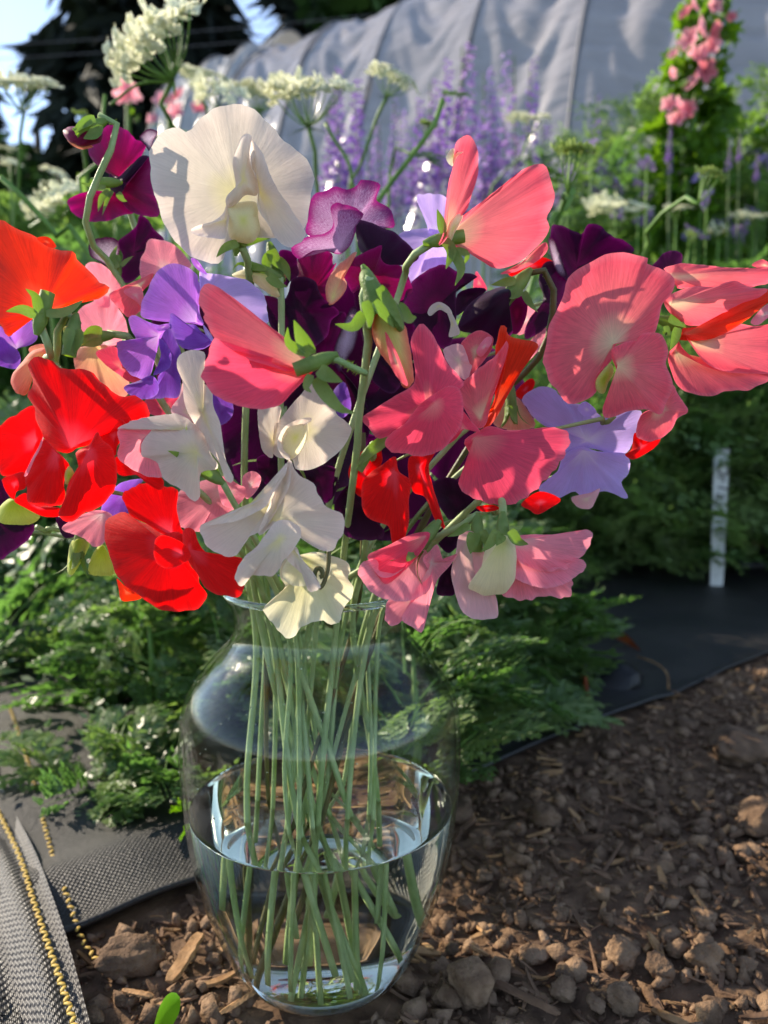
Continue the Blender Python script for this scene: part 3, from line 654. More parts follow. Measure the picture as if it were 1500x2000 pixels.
# tall ferny bed behind, each plant a thing; then the far mass
q = np.random.default_rng(91)
spots = []
for k in range(70):
    yy = q.uniform(1.4, 2.5); xx = q.uniform(-.62, .66) * yy
    if xx < 0: yy = 1.8 + (yy - 1.4) * .8
    elif yy < 1.5: yy += .25
    spots.append((xx, yy))
for k, (xx, yy) in enumerate(spots):
    left = xx < 0
    fern('tall feathery plant in the bed behind the bouquet', (xx, yy, 0), 16, .14, .26, 500 + k, up=(.1, 1.2), meshes=FRL, stalk=(.12, .66 if xx < -.25 * yy else (.14 if xx < .18 * yy and yy < 2.3 else .45)), group='tall feathery plants behind the bouquet')
for k in range(22):
    yy = q.uniform(.85, 1.3); xx = q.uniform(-.10, .10) * yy
    fern('knee high feathery plant nearer the fabric', (xx, yy, 0), 16, .12, .22, 600 + k, up=(.1, 1.1), meshes=FRL, stalk=(.02, .10), group='knee high feathery plants')
FR2 = FRL; FR3 = [frond_mesh('frond', 1.0, 60 + k, FERN, 7, .42, 2, .3) for k in range(3)]
def foliage_mass(name, n, xr, yr, zr, l, mat, seed, src=None):
    q = np.random.default_rng(seed); Vs, Fs, o = [], [], 0
    base = []
    for me in (src or FR3):
        v = np.empty(len(me.vertices) * 3); me.vertices.foreach_get('co', v); base.append((v.reshape(-1, 3), np.array([p.vertices[:] for p in me.polygons if len(p.vertices) == 4])))
    for k in range(n):
        v, f = base[k % 3]; yy = q.uniform(*yr); xx = q.uniform(*xr) * yy; L = q.uniform(*l); zz = q.uniform(*zr)
        if -.3 < xx / yy < .0 and yy < 2.3: zz *= .3
        elif 0 <= xx / yy and yy < 1.75: zz *= min(1, max(.25, xx / yy / .48))
        elif 0 <= xx / yy < .2 and yy < 2.3: zz *= .4
        Vs.append(v * L @ rotm(q.normal() * .6, -q.uniform(.0, 1.3), q.uniform(0, 6.3)).T + [xx, yy, zz]); Fs.append(f + o); o += len(v)
    tag(obj(name, mesh(name, np.vstack(Vs), np.vstack(Fs), mat, smooth=False)), kind='stuff')
foliage_mass('ferny_undergrowth', 900, (.24, .72), (1.8, 2.4), (.30, .98), (.10, .18), FERN2, 75, FRL)
foliage_mass('ferny_undergrowth', 500, (.18, .72), (1.75, 2.3), (.30, .90), (.10, .16), FERN, 76, FRL)
foliage_mass('ferny_undergrowth', 900, (.14, .72), (1.36, 1.55), (.04, .46), (.10, .17), FERN2, 77, FRL)
foliage_mass('bed_foliage', 5200, (-.75, .75), (1.5, 3.4), (.02, .55), (.1, .2), FERN, 71)
foliage_mass('ferny_undergrowth', 1800, (.02, .70), (1.38, 2.1), (.02, .50), (.10, .18), FERN, 73, FRL)
foliage_mass('ferny_undergrowth', 900, (-.66, .1), (1.2, 1.9), (.02, .22), (.10, .18), FERN2, 74, FRL)
foliage_mass('bed_foliage', 3600, (-.75, -.25), (1.8, 4.0), (.2, .74), (.12, .2), FERN2, 72)

# ------------------------------------------------------------------ white umbels
FLW = simple('umbel_white', (.87, .88, .73), (.94, .93, .85), 60, .6, 0, transl=.4)
FLG = simple('umbel_green', (.50, .60, .28), (.68, .74, .42), 60, .6, 0, transl=.3)
def floret_cluster(seed, mat, bud=False):
    q = np.random.default_rng(seed); ps = []
    n = 9
    for k in range(n):
        a = k * 2.399; r = math.sqrt((k + .5) / n); c = np.array([r * math.cos(a), r * math.sin(a), .35 * (1 - r * r)])
        for j in range(5):
            b = j / 5 * 6.283 + q.random(); l = q.uniform(.32, .46) * (1.5 if r > .8 and math.cos(b - a) > .3 else 1) * (.7 if bud else 1); dd = np.array([math.cos(b), math.sin(b), q.uniform(.2, .7) * (2.5 if bud else 1)])
            pts = c + np.outer(np.linspace(0, l, 4), dd); ps.append(ribbon(pts, l * np.array([.15, .42, .50, .2]), np.cross(dd, [0, 0, 1]), .15))
    V, F = join(ps); me = mesh('floret_cluster', V, F, mat)
    return me
FC = [floret_cluster(s, FLW) for s in range(4)]; FB = [floret_cluster(s + 9, FLG, True) for s in range(3)]
def umbel(label, pxl, pyl, y, r, tilt, seed, bud=False, stem_px=None, n=17, name='white_umbel', group='white umbel flowers', stem_r=.0022):
    q = np.random.default_rng(seed); c = Y(pxl, pyl, y)
    R3 = rotm(tilt[0], tilt[1], 0)
    t = thing(name, label, 'flower', c, group)
    root = R3 @ np.array([0, 0, -r * (.75 if not bud else .9)])
    rays = []
    for k in range(n):
        a = k * 2.399; rr = r * math.sqrt((k + .4) / n) * (1 if not bud else .42)
        p = R3 @ np.array([rr * math.cos(a), rr * math.sin(a), .06 * r * (1 - (rr / r) ** 2) + q.normal() * r * .04])
        uu = np.linspace(0, 1, 5)[:, None]; pts = root * (1 - uu) + p * uu + (R3 @ np.array([0, 0, -.12 * r])) * np.sin(uu * 3.14) * (1 if rr > .4 * r else .2)
        rays.append(tube(pts, r * .016, 5))
        o = obj('floret_cluster', (FB if bud else FC)[k % 3], t); s = r * (.25 if not bud else .2) * q.uniform(.85, 1.15); o.scale = (s, s, s)
        o.location = tuple(p); o.rotation_euler = (tilt[0] + .4 * math.sin(a), tilt[1] + .4 * math.cos(a) * 0 + .3 * math.cos(a), a)
    for k in range(6):
        a = k + q.random(); dd = R3 @ np.array([math.cos(a), math.sin(a), -.3]); pts = root + np.outer(np.linspace(0, r * .55, 5), dd); rays.append(ribbon(pts, r * .03 * np.array([1, 1, .8, .5, .1]), np.cross(dd, [0, 0, 1])))
    V, F = join(rays); obj('spoke', mesh('spoke', V, F, PETIOLE), t)
    if stem_px: pts = np.vstack([root + c, [Y(a, b, y + .03 * (i + 1)) for i, (a, b) in enumerate(stem_px)]])
    else: pts = np.array([root + c, root + c + [q.normal() * .02, .02, -.2]])
    last = pts[-1]; pts = np.vstack([pts, [last[0] * (.25 if y < 1.05 and last[0] > 0 else 1), last[1] + .05, .15], [last[0] * (.1 if y < 1.05 and last[0] > 0 else 1), last[1] + .08, 0]])
    V, F = tube(catmull(pts, 24) - c, stem_r, 6); obj('stem', mesh('stem', V, F, PETIOLE), t)
    return t
umbel('large white umbel tilted up against the dark spruce', 288, 72, .72, .050, (.62, -.55), 1, stem_px=[(310, 190), (345, 260), (370, 340)])
umbel('cream white umbel standing above the white sweet pea', 600, 178, .80, .043, (.52, .02), 2, stem_px=[(614, 280), (618, 360), (625, 460)])
umbel('flat pale umbel on a tall stem at the sky edge', 38, 165, 1.0, .040, (.40, .05), 3, stem_px=[(40, 260), (36, 380), (30, 500)])
umbel('white umbel low beside the wine red bloom', 95, 392, .85, .030, (.7, -.4), 4, stem_px=[(60, 440), (90, 520)])
umbel('soft white umbel behind the large white sweet pea', 395, 150, 1.15, .036, (.2, .1), 5, stem_px=[(410, 230), (420, 330)])
umbel('small white umbel touching the far end of the grey tunnel', 505, 178, 1.1, .036, (.2, 0), 6, stem_px=[(510, 260), (520, 350)])
umbel('white umbel in half bloom rising before the grey film', 770, 150, .95, .030, (.2, .4), 7, n=12, stem_px=[(740, 220), (705, 320), (680, 420)])
umbel('loose white umbel among the purple spikes', 1035, 232, 1.5, .040, (.3, 0), 8, n=11, stem_px=[(1010, 320), (950, 420)])
umbel('white umbel with broad petals behind the crest of the white bloom', 425, 180, .95, .030, (.9, .3), 12, n=10, stem_px=[(440, 240), (450, 330)])
umbel('cream umbel low among the feathery leaves by the plum crest', 1200, 405, 1.5, .052, (.5, 0), 9, n=14, stem_px=[(1190, 480), (1180, 600)])
umbel('small greenish umbel beside the lilac flower', 835, 245, .95, .020, (.3, .2), 10, bud=True, stem_px=[(800, 300), (760, 360)])
umbel('green spiky seed head rising behind the coral bloom', 1122, 300, .62, .032, (.25, .1), 11, bud=True, n=13, stem_px=[(1100, 385), (1085, 440)], name='green_umbel', group='green seed heads')
umbel('green seed head on a curved stem among purple flowers', 1385, 345, .70, .026, (.2, .3), 13, bud=True, n=9, stem_px=[(1340, 385), (1285, 425), (1255, 470), (1235, 540)], name='green_umbel', group='green seed heads')
umbel('round green umbel bud above the nodding maroon flower', 158, 225, .8, .016, (.2, 0), 14, bud=True, n=8, stem_px=[(165, 300), (175, 400)], name='green_umbel', group='green seed heads')
umbel('pale yellow umbel by the feathery bed edge', 1475, 425, 1.6, .036, (.3, 0), 15, n=10, stem_px=[(1470, 500)])
q = np.random.default_rng(55)
for k in range(14):
    umbel('small pale umbel scattered in the feathery bed', q.uniform(0, 330) if k < 9 else q.uniform(1130, 1500), q.uniform(270, 420) if k < 9 else q.uniform(380, 520), q.uniform(1.5, 1.9), q.uniform(.02, .032), (q.uniform(.1, .6), q.normal() * .3), 80 + k, bud=k % 3 == 0, n=8, group='small pale umbels in the bed')
# green stems crossing behind the flowers
for k, (s, y, r, lb) in enumerate([
    ([(865, 195), (850, 240), (800, 310), (740, 390), (700, 470)], .75, .0026, 'pale green stalk with ferny leaf slanting up behind the lilac flower'),
    ([(0, 345), (60, 400), (120, 470), (175, 500)], .60, .0022, 'dark green stalk leaning in above the vermilion flower'),
    ([(635, 240), (660, 290), (690, 370)], .8, .0018, 'thin side stalk of the cream umbel'),
    ([(1120, 370), (1100, 420), (1060, 480)], .68, .0024, 'green stalk behind the plum crest'),
    ([(205, 185), (200, 230), (188, 320), (170, 420)], .74, .0018, 'slim stalk beneath the tilted umbel'),
    ([(215, 205), (270, 165), (330, 160)], .74, .0013, 'side branch of the slim stalk crossing the spruce')]):
    pts = np.array([Y(a, b, y) for a, b in s]); 
    if k not in (5,): pts = np.vstack([pts, pts[-1] * [.6, 1, 1] + [0, .05, -.25]])
    c = pts[0]; t = thing('green_stalk', lb, 'stalk', c, 'green stalks behind the bouquet')
    V, F = tube(catmull(pts, 20), r, 6); wpart('stalk', V, F, PETIOLE, t, c)
    if k in (0, 3):
        for j in range(3):
            o = obj('frond', FR[j], t); o.scale = (.04, .04, .04); o.rotation_euler = (random.random(), -.5, random.random() * 6); o.location = tuple(np.array(catmull(pts, 20)[j * 3]) - c)

# ------------------------------------------------------------------ larkspur spikes
STALKD = simple('dull_stalk', (.20, .28, .13), (.30, .38, .19), 30, .6)
LK = [simple('larkspur_a', (.66, .53, .78), (.80, .69, .87), 30, .6, 0, transl=.35), simple('larkspur_b', (.56, .41, .74), (.71, .55, .84), 30, .6, 0, transl=.35), simple('larkspur_c', (.62, .50, .76), (.76, .64, .86), 30, .6, 0, transl=.35)]
def spike_mesh(seed, mat):
    q = np.random.default_rng(seed); ps = []
    for k in range(44):
        f = k / 44; a = k * 2.399; rr = .055 * (1 - f * .75); c = np.array([rr * math.cos(a), rr * math.sin(a), f])
        for j in range(4):
            d = q.normal(size=3); d /= np.linalg.norm(d); l = .05 * (1 - .65 * f) * q.uniform(.7, 1.2); pts = c + np.outer(np.linspace(0, l, 3), d); ps.append(ribbon(pts, l * np.array([.25, .5, .1]), np.cross(d, [.1, .4, .9])))
    V, F = join(ps); return mesh('blossom_spike', V, F, mat)
SP = [spike_mesh(s, LK[s % 3]) for s in range(6)]
def larkspur(pxl, pyl, hpx, y, k, label='tall mauve larkspur spike in front of the grey film'):
    top = Y(pxl, pyl, y); H = hpx / FPX * y; b = (top[0], y, 0)
    t = thing('larkspur', label, 'flower', b, 'larkspur spikes')
    o = obj('blossom_spike', SP[k % 6], t); o.scale = (H * 1.5, H * 1.5, H); o.location = (0, 0, top[2] - H); o.rotation_euler = (.05 * math.sin(k), .06 * math.cos(k * 2), k)
    V, F = tube(np.array([(0, 0, 0), (.01, 0, top[2] * .5), (0, 0, top[2] - H * .05)]), .0017, 5); obj('stem', mesh('stem', V, F, STALKD), t)
ORD = 'first second third fourth fifth sixth seventh eighth ninth tenth eleventh twelfth thirteenth fourteenth fifteenth sixteenth seventeenth eighteenth nineteenth twentieth'.split()
ORD += ['twenty ' + w_ for w_ in ORD[:9]] + ['thirtieth'] + ['thirty ' + w_ for w_ in ORD[:9]]
lkx = [(902, 78, 230), (870, 115, 190), (945, 130, 200), (1005, 95, 240), (1035, 110, 190), (960, 175, 190), (840, 150, 180), (815, 190, 170), (780, 215, 160), (740, 230, 150), (700, 210, 170), (660, 235, 150), (640, 200, 160), (890, 190, 200), (925, 230, 200), (985, 220, 190), (860, 240, 170), (1165, 180, 90), (1188, 225, 70), (1060, 240, 150), (760, 270, 130), (720, 280, 140), (680, 290, 130), (805, 280, 140), (1010, 260, 150), (955, 270, 150), (1232, 230, 60), (1140, 300, 90), (1235, 265, 60), (770, 190, 150), (1498, 130, 200), (690, 150, 180), (655, 130, 170)]
rank = {p: i for i, p in enumerate(sorted(lkx, key=lambda p: -p[0]))}
for k, (x, y, h) in enumerate(lkx):
    larkspur(x, y, h * 1.15, 1.95 + .35 * ((k * 37) % 10) / 10, k, 'mauve larkspur spike before the grey film, %s counting leftwards from the hollyhock side' % ORD[rank[(x, y, h)]])
for k, (x, y, h) in enumerate([(1308, 248, 65), (1425, 268, 60), (1445, 262, 50), (1310, 285, 50), (1480, 290, 60)]):
    larkspur(x, y, h, 1.6, 1 + 3 * (k % 2), 'short deep violet spike at the hollyhock foot, %s of five counting from the vase side' % ORD[[0, 2, 3, 1, 4][k]])
PUR = [simple('mauve_bloom', (.58, .50, .70), (.72, .62, .80), 30, .6, 0, transl=.3)]
fcm = floret_cluster(31, PUR[0])
q = np.random.default_rng(15)
for k in range(44):
    x, y = q.uniform(1180, 1500), q.uniform(285, 470)
    if k > 34: x, y = q.uniform(1040, 1180), q.uniform(270, 400)
    c = Y(x, y, q.uniform(1.55, 2.0)); t = thing('mauve_flower', 'small mauve flower cluster in the hazy purple drift', 'flower', (c[0], c[1], 0), 'mauve flowers of the purple drift')
    o = obj('floret_cluster', fcm, t); s = q.uniform(.010, .020); o.scale = (s, s, s * .8); o.location = (0, 0, c[2]); o.rotation_euler = (q.uniform(.2, 1.2), 0, q.random() * 6)
    V, F = tube(np.array([(0, 0, 0), (.005, 0, c[2] * .5), (0, 0, c[2])]), .0015, 5); obj('stem', mesh('stem', V, F, PETIOLE), t)

# ------------------------------------------------------------------ hollyhock
HP = petal_mat('hollyhock', (.82, .36, .46), (.92, .58, .64), (.94, .68, .72)); HPD = petal_mat('hollyhock_deep', (.66, .22, .32), (.84, .44, .50), (.88, .52, .57))
HL = simple('hollyhock_leaf', (.16, .30, .07), (.36, .50, .14), 12, .55, 0, transl=.4, tcol=(.5, .68, .12))
def disc_flower(mat, seed):
    q = np.random.default_rng(seed); V, UV, F = [], [], []; M = 40; Rn = 6
    for i in range(Rn + 1):
        r = i / Rn
        for k in range(M):
            a = k / M * 6.283; lob = 1 - .16 * abs(math.sin(2.5 * a + seed)) ** 4 * 2; rr = r * lob
            V.append((rr * math.cos(a), rr * math.sin(a), .45 * r ** 1.5 + .06 * r * math.sin(10 * a))); UV.append((k / M, r))
    for i in range(Rn):
        for k in range(M): F.append((i * M + k, i * M + (k + 1) % M, (i + 1) * M + (k + 1) % M, (i + 1) * M + k))
    return mesh('blossom', V, F, mat, UV)
HF = [disc_flower(HP, 1), disc_flower(HPD, 2), disc_flower(HP, 3)]
def lobed_leaf():
    M = 30; V = [(0, 0, 0)]; 
    for k in range(M):
        a = k / M * 6.283; r = .75 + .25 * math.cos(5 * a) ; V.append((r * math.cos(a) + .3, r * math.sin(a), .12 * math.sin(5 * a) - .15 * r))
    return mesh('leaf', V, [(0, 1 + k, 1 + (k + 1) % M) for k in range(M)], HL, smooth=False)
HLm = lobed_leaf()
def hollyhock(label, pts_px, y, flowers, nleaf, seed, width):
    q = np.random.default_rng(seed); top = [Y(a, b, y) for a, b in pts_px]; b = np.array([top[-1][0], y, 0.])
    t = thing('hollyhock', label, 'flower', b, 'hollyhocks against the tunnel')
    path = catmull(np.vstack([top, [b]]), 40); V, F = tube(path, .008, 6); wpart('stem', V, F, PETIOLE, t, b)
    for k, (fx, fy, fr, m) in enumerate(flowers):
        c = Y(fx, fy, y - .06); o = obj('blossom', HF[m], t); s = fr * 1.45 / FPX * y; o.scale = (s, s, s); o.location = tuple(c - b); o.rotation_euler = (1.3 + q.normal() * .3, q.normal() * .3, q.normal() * .6)
    for k in range(nleaf):
        f = q.random() ** .8; c = path[int(f * 30)] - b; a = q.uniform(0, 6.28); rr = width * (.35 + .65 * q.random()) / FPX * y * (.6 + f * .6)
        o = obj('leaf', HLm, t); s = q.uniform(.016, .038) * (.6 + .9 * f); o.scale = (s, s, s); o.location = tuple(c + [rr * math.cos(a), rr * math.sin(a) * .6, q.normal() * .05]); o.rotation_euler = (q.normal() * .7 + .4, q.normal() * .7, a)
hollyhock('tall hollyhock with pink cup shaped blossoms against the grey film', [(1380, -120), (1375, 40), (1365, 150), (1350, 260), (1345, 330)], 1.75,
 [(1352, 12, 12, 0), (1395, 14, 10, 2), (1340, 28, 10, 1), (1365, 57, 14, 0), (1348, 80, 15, 0), (1388, 65, 15, 1), (1388, 98, 14, 2), (1360, 112, 14, 0), (1375, 140, 15, 1), (1355, 165, 13, 2), (1316, 108, 8, 0), (1310, 145, 8, 0), (1307, 205, 11, 0), (1325, 212, 13, 0), (1340, 228, 12, 1), (1318, 238, 12, 2), (1345, 210, 10, 0), (1428, 35, 7, 1)], 520, 4, 75)
hollyhock('rounded leafy hollyhock base spreading beside the tunnel wall', [(1420, 170), (1430, 260), (1440, 340)], 1.9, [], 260, 5, 95)
hollyhock('far hollyhock with a hot pink bloom in front of the spruce', [(262, 120), (250, 230)], 2.6, [(243, 160, 13, 0), (252, 185, 15, 2), (240, 190, 12, 0)], 20, 6, 20)
hollyhock('far hollyhock with rosy blooms left of the white crest', [(320, 180), (330, 260)], 2.6, [(318, 198, 12, 0), (350, 190, 12, 1), (345, 222, 13, 2), (388, 215, 10, 1), (300, 234, 8, 0)], 26, 7, 40)

# ------------------------------------------------------------------ plant marker and litter
PLAST = simple('marker_plastic', (.70, .70, .69), (.82, .82, .80), 60, .5, .1)
INK = simple('marker_ink', (.22, .20, .21), (.34, .31, .32), 80, .7)
mb = G(1398, 1150); yy = mb[1]; mt = Y(1395, 878, yy); H = mt[2]
ml = thing('plant_marker', 'white plastic plant marker with handwritten letters stuck in the black fabric', 'plant marker', mb)
bm = bmesh.new(); w2 = .0132
for x, z in [(-w2, H - .008), (-w2 + .004, H), (w2 - .001, H + .001), (w2, H - .002), (w2 * .95, -.01), (0, -.03), (-w2 * .75, -.01)]: bm.verts.new((x, 0, z))
f = bm.faces.new(bm.verts); e = bmesh.ops.extrude_face_region(bm, geom=[f]); bmesh.ops.translate(bm, vec=(0, .0012, 0), verts=[v for v in e['geom'] if isinstance(v, bmesh.types.BMVert)]); bmesh.ops.recalc_face_normals(bm, faces=bm.faces)
me = bpy.data.meshes.new('blade'); bm.to_mesh(me); bm.free(); me.materials.append(PLAST); obj('blade', me, ml)
for ch, zf, s in [('O', .87, .030), ('r', .80, .026), ('l', .735, .026), ('a', .67, .026), ('y', .605, .026), ('a', .54, .024)]:
    fc = bpy.data.curves.new('letter', 'FONT'); fc.body = ch; fc.size = s; fc.shear = .2; fc.align_x = 'CENTER'; fc.align_y = 'CENTER'; fc.extrude = .00005; fc.offset = .0002
    o = bpy.data.objects.new('letter', fc); col.objects.link(o); dg = bpy.context.evaluated_depsgraph_get(); m2 = bpy.data.meshes.new_from_object(o.evaluated_get(dg)); bpy.data.objects.remove(o)
    m2.name = 'letter'; m2.materials.clear(); m2.materials.append(INK); o = obj('letter', m2, ml); o.location = (.002, -.0007, H * zf); o.rotation_euler = (R(90), R(90), 0)
LITTER = simple('dead_leaf', (.38, .16, .07), (.60, .30, .14), 60, .8, .3, 300, transl=.2)
def litter(label, path, wd, dz=.006, mat=LITTER, name='dead_leaf', cat='leaf'):
    pts = catmull(np.array([G(a, b) for a, b in path]), 14); pts[:, 2] += fab_h(pts[:, 0], pts[:, 1]) + dz * np.sin(np.linspace(0, 3.14, 14)) + .002
    c = pts[7].copy(); V, F = ribbon(pts - c, wd * np.sin(np.linspace(.15, 3.0, 14)), (0, .5, 1), .4); o = obj(name, mesh(name, V, F, mat)); o.location = tuple(c); tag(o, label, cat, 'litter on the fabric')
litter('curled orange dead leaf on the black fabric below the seedling', [(1130, 1335), (1145, 1365), (1152, 1395)], .009, .015)
litter('flat orange brown dead leaf with a thin stalk on the fabric', [(1180, 1250), (1215, 1265), (1250, 1283)], .006)
litter('brown leaf scrap behind the plant marker', [(1420, 1080), (1455, 1076), (1495, 1072)], .006)
tw = catmull(np.array([G(a, b, .012) for a, b in [(1245, 1282), (1280, 1295), (1302, 1315), (1306, 1345)]]), 12); V, F = tube(tw - tw[5], .0011, 5)
o = obj('dry_stalk', mesh('dry_stalk', V, F, WOOD2)); o.location = tuple(tw[5]); tag(o, 'dry curved stalk lying on the fabric near its edge', 'stalk')
BLK = simple('black_plastic', (.03, .03, .035), (.06, .06, .065), 40, .45)
V, F = rock_mesh(71, 4, .25, .6); o = obj('fabric_fold', mesh('fabric_fold', V * .028, F, BLK)); p = G(1205, 1345); o.location = (p[0], p[1], .012); tag(o, 'bunched black fold of fabric around a planting hole', 'fabric fold')
p = G(1440, 1130); hp = np.array([(x, .012 * math.sin(x * 9) , .022) for x in np.linspace(-.03, .6, 20)]); V, F = tube(hp, .014, 10); o = obj('drip_hose', mesh('drip_hose', V, F, BLK)); o.location = (p[0] + .03, p[1] + .02, 0); tag(o, 'black irrigation hose lying behind the plant marker', 'hose')
# bright young leaves
LG = simple('young_leaf', (.32, .56, .06), (.44, .66, .12), 60, .45, .2, 300, transl=.4, tcol=(.6, .8, .1))
FRB = frond_mesh('frond', 1.0, 99, LG, 9, .36, 0, .5, LG)
c = G(420, 1600, .03); t = thing('young_fern_leaf', 'bright yellow green ferny leaf touching the side of the vase', 'leaf', c)
for rz, L, e in [(3.0, .030, .5), (3.7, .026, .1), (4.3, .024, -.3)]:
    o = obj('frond', FRB, t); o.scale = (L,) * 3; o.rotation_euler = (.9, -e, rz)
V, F = tube(np.array([(0, 0, 0), (.006, .02, -.012), (.01, .05, -.03)]), .0008, 5); obj('stalk', mesh('stalk', V, F, LG), t)
a, b_ = G(300, 2030), G(352, 1978, .02); uu = np.linspace(0, 1, 9)[:, None]; pts = a * (1 - uu) + b_ * uu + np.array([0, 0, .008]) * np.sin(uu * 2.2)
V, F = ribbon(pts - a, .0052 * np.array([.4, .7, .9, 1, 1, .95, .8, .55, .12]), (.7, -.5, .2), .35); o = obj('green_leaf', mesh('green_leaf', V, F, LG)); o.location = tuple(a); tag(o, 'single fresh green leaf tip poking up from the soil in front', 'leaf')
# ------------------------------------------------------------------ sweet peas
CROP = {'T': (0, 0, 2), 'A': (0, 200, 3), 'B': (450, 250, 3), 'C': (800, 250, 15 / 7), 'D': (0, 600, 3), 'E': (350, 550, 20 / 7), 'F': (650, 600, 2.5),
        'G': (1000, 480, 3), 'H': (150, 400, 3.75), 'I': (650, 420, 10 / 3), 'J': (0, 620, 4), 'W': (0, 0, 1)}
def px(crop, s):
    x0, y0, k = CROP[crop]
    v = np.array([float(q) for p in s.split() for q in p.split(',')]).reshape(-1, 2)
    return np.array([x0, y0]) + v / k
def petal_geo(crop, s, base, d0, seed, z=0, cup=None, bul=0, g=(0, 0), ruf=1.0, tilt=None, crease=None, solid=False, M=72, RN=12):
    q = np.random.default_rng(seed)
    o = px(crop, s); o = catmull(o, M, True)
    b = px(crop, '%g,%g' % base)[0] if base else o.mean(0)
    th = np.arange(M) / M * 2 * math.pi; ang = np.arctan2(o[:, 1] - b[1], o[:, 0] - b[0])
    rad = np.linalg.norm(o - b, axis=1); sc = math.sqrt(rad.mean() / 70.0)
    jit = sum(q.normal() * np.sin(k * th + q.random() * 6.3) for k in (9, 13, 17, 23)) * .0045
    o = b + (o - b) * (1 + jit)[:, None]
    mm = d0 / FPX * 1000 * 1.0                      # mm per pixel
    size = rad.mean() * mm
    cup = q.choice([-1, 1]) * q.uniform(.10, .22) * size if cup is None else cup
    A1 = (q.uniform(.10, .24) if tilt is None else tilt) * size; p1 = q.random() * 6.3
    A2 = q.uniform(.06, .17) * size * ruf; p2 = q.random() * 6.3
    A3 = q.uniform(.018, .04) * size * ruf; k3 = int(q.integers(5, 9)); p3 = q.random() * 6.3
    A4 = .018 * size * ruf; k4 = int(q.integers(11, 17)); p4 = q.random() * 6.3
    cr_a = q.random() * 6.3 - 3.14 if crease is None else crease
    V, UV = [], []
    d = np.abs((ang - cr_a + math.pi) % (2 * math.pi) - math.pi)
    for i in range(RN + 1):
        r = (i / RN) ** .92
        xy = b + (o - b) * max(r, .004)
        dz = z + cup * r ** 2 + bul * math.sqrt(max(0, 1 - r ** 2.2)) + ((xy - b) @ np.array(g)) / 100
        if bul == 0:
            dz = dz + A1 * r * np.cos(ang - p1) + A2 * r ** 2 * np.cos(2 * ang - p2) + A3 * r ** 3 * np.sin(k3 * th + p3) + A4 * r ** 5 * np.sin(k4 * th + p4)
            dz = dz - .035 * size * np.exp(-(d / .10) ** 2) * r * (1.2 - r)
        else:
            dz = dz + .02 * size * r ** 2 * np.sin(k3 * th + p3) + .03 * size * np.cos(ang - p1) * r
        V.append(np.stack([xy[:, 0], xy[:, 1], np.broadcast_to(dz, M)], 1)); UV.append(np.stack([th / (2 * math.pi), np.full(M, r)], 1))
    A = np.vstack(V); UV = np.vstack(UV); F = []
    for i in range(RN):
        for k in range(M):
            k2 = (k + 1) % M
            F.append((i * M + k, i * M + k2, (i + 1) * M + k2, (i + 1) * M + k))
    W = np.array([P(x, y, d0 - dz / 1000) for x, y, dz in A])
    F = np.array(F)
    if solid:                                          # the far side of a closed bud or keel
        A2_ = A.copy(); edge = A2_[-M:, 2]; rel = A2_[:, 2] - np.tile(edge, RN + 1); A2_[:, 2] = np.tile(edge, RN + 1) - rel * .9
        W2 = np.array([P(x, y, d0 - dz / 1000) for x, y, dz in A2_])
        F = np.vstack([F, F[:, ::-1] + len(W)]); W = np.vstack([W, W2]); UV = np.vstack([UV, UV])
    return W, F, UV
def path3(crop, s, d0, dz):                            # a run of points given by pixels with depths in mm in front of d0
    p = px(crop, s); dz = np.interp(np.linspace(0, 1, len(p)), np.linspace(0, 1, len(dz)), dz)
    return np.array([P(x, y, d0 - z / 1000) for (x, y), z in zip(p, dz)])
def hairs(pts, rad, seed, n, ln=.0011):
    q = np.random.default_rng(seed); V, F = [], []
    for k in range(n):
        i = q.integers(0, len(pts) - 1); f = q.random(); c = pts[i] * (1 - f) + pts[i + 1] * f
        dr = q.normal(size=3); dr /= np.linalg.norm(dr); r = rad if np.isscalar(rad) else rad[i]
        sd = np.cross(dr, [.3, .5, .8]); sd = sd / np.linalg.norm(sd) * .00007
        o = len(V); V += [c + dr * r * .8 - sd, c + dr * r * .8 + sd, c + dr * (r + ln * q.uniform(.6, 1.2))]; F.append((o, o + 1, o + 2))
    return np.array(V), F
NFL = [0]
def stem_to_vase(start, mids, seed):
    q = np.random.default_rng(seed)
    a = math.atan2(start[1] - VY, start[0] - VX) + q.normal() * .35
    if q.random() < .15: a = q.random() * 6.28
    r = .034 * math.sqrt(q.uniform(.2, 1))
    neck = np.array([VX + r * math.cos(a), VY + r * math.sin(a), .184])
    a2 = a + q.choice([0, 1.1, -1.1, math.pi, 2.2, -2.2]) + q.normal() * .5; zb = q.choice([.013, .014, .016, .024, .034, .05]); r2 = (.035 if zb < .02 else .045) * math.sqrt(q.uniform(.25, 1))
    bot = np.array([VX + r2 * math.cos(a2), VY + r2 * math.sin(a2), zb])
    ctl = list(mids) if len(mids) else [start]
    last = ctl[-1]
    up = neck + np.array([(last[0] - VX) * .22, (last[1] - VY) * .22, max(.02, (last[2] - .187) * .45)])
    midp = (neck + bot) / 2 + np.array([q.normal() * .003, q.normal() * .003, 0])
    return catmull(np.array(ctl + [up, neck, midp, bot]), 40), q.uniform(.00095, .0016)
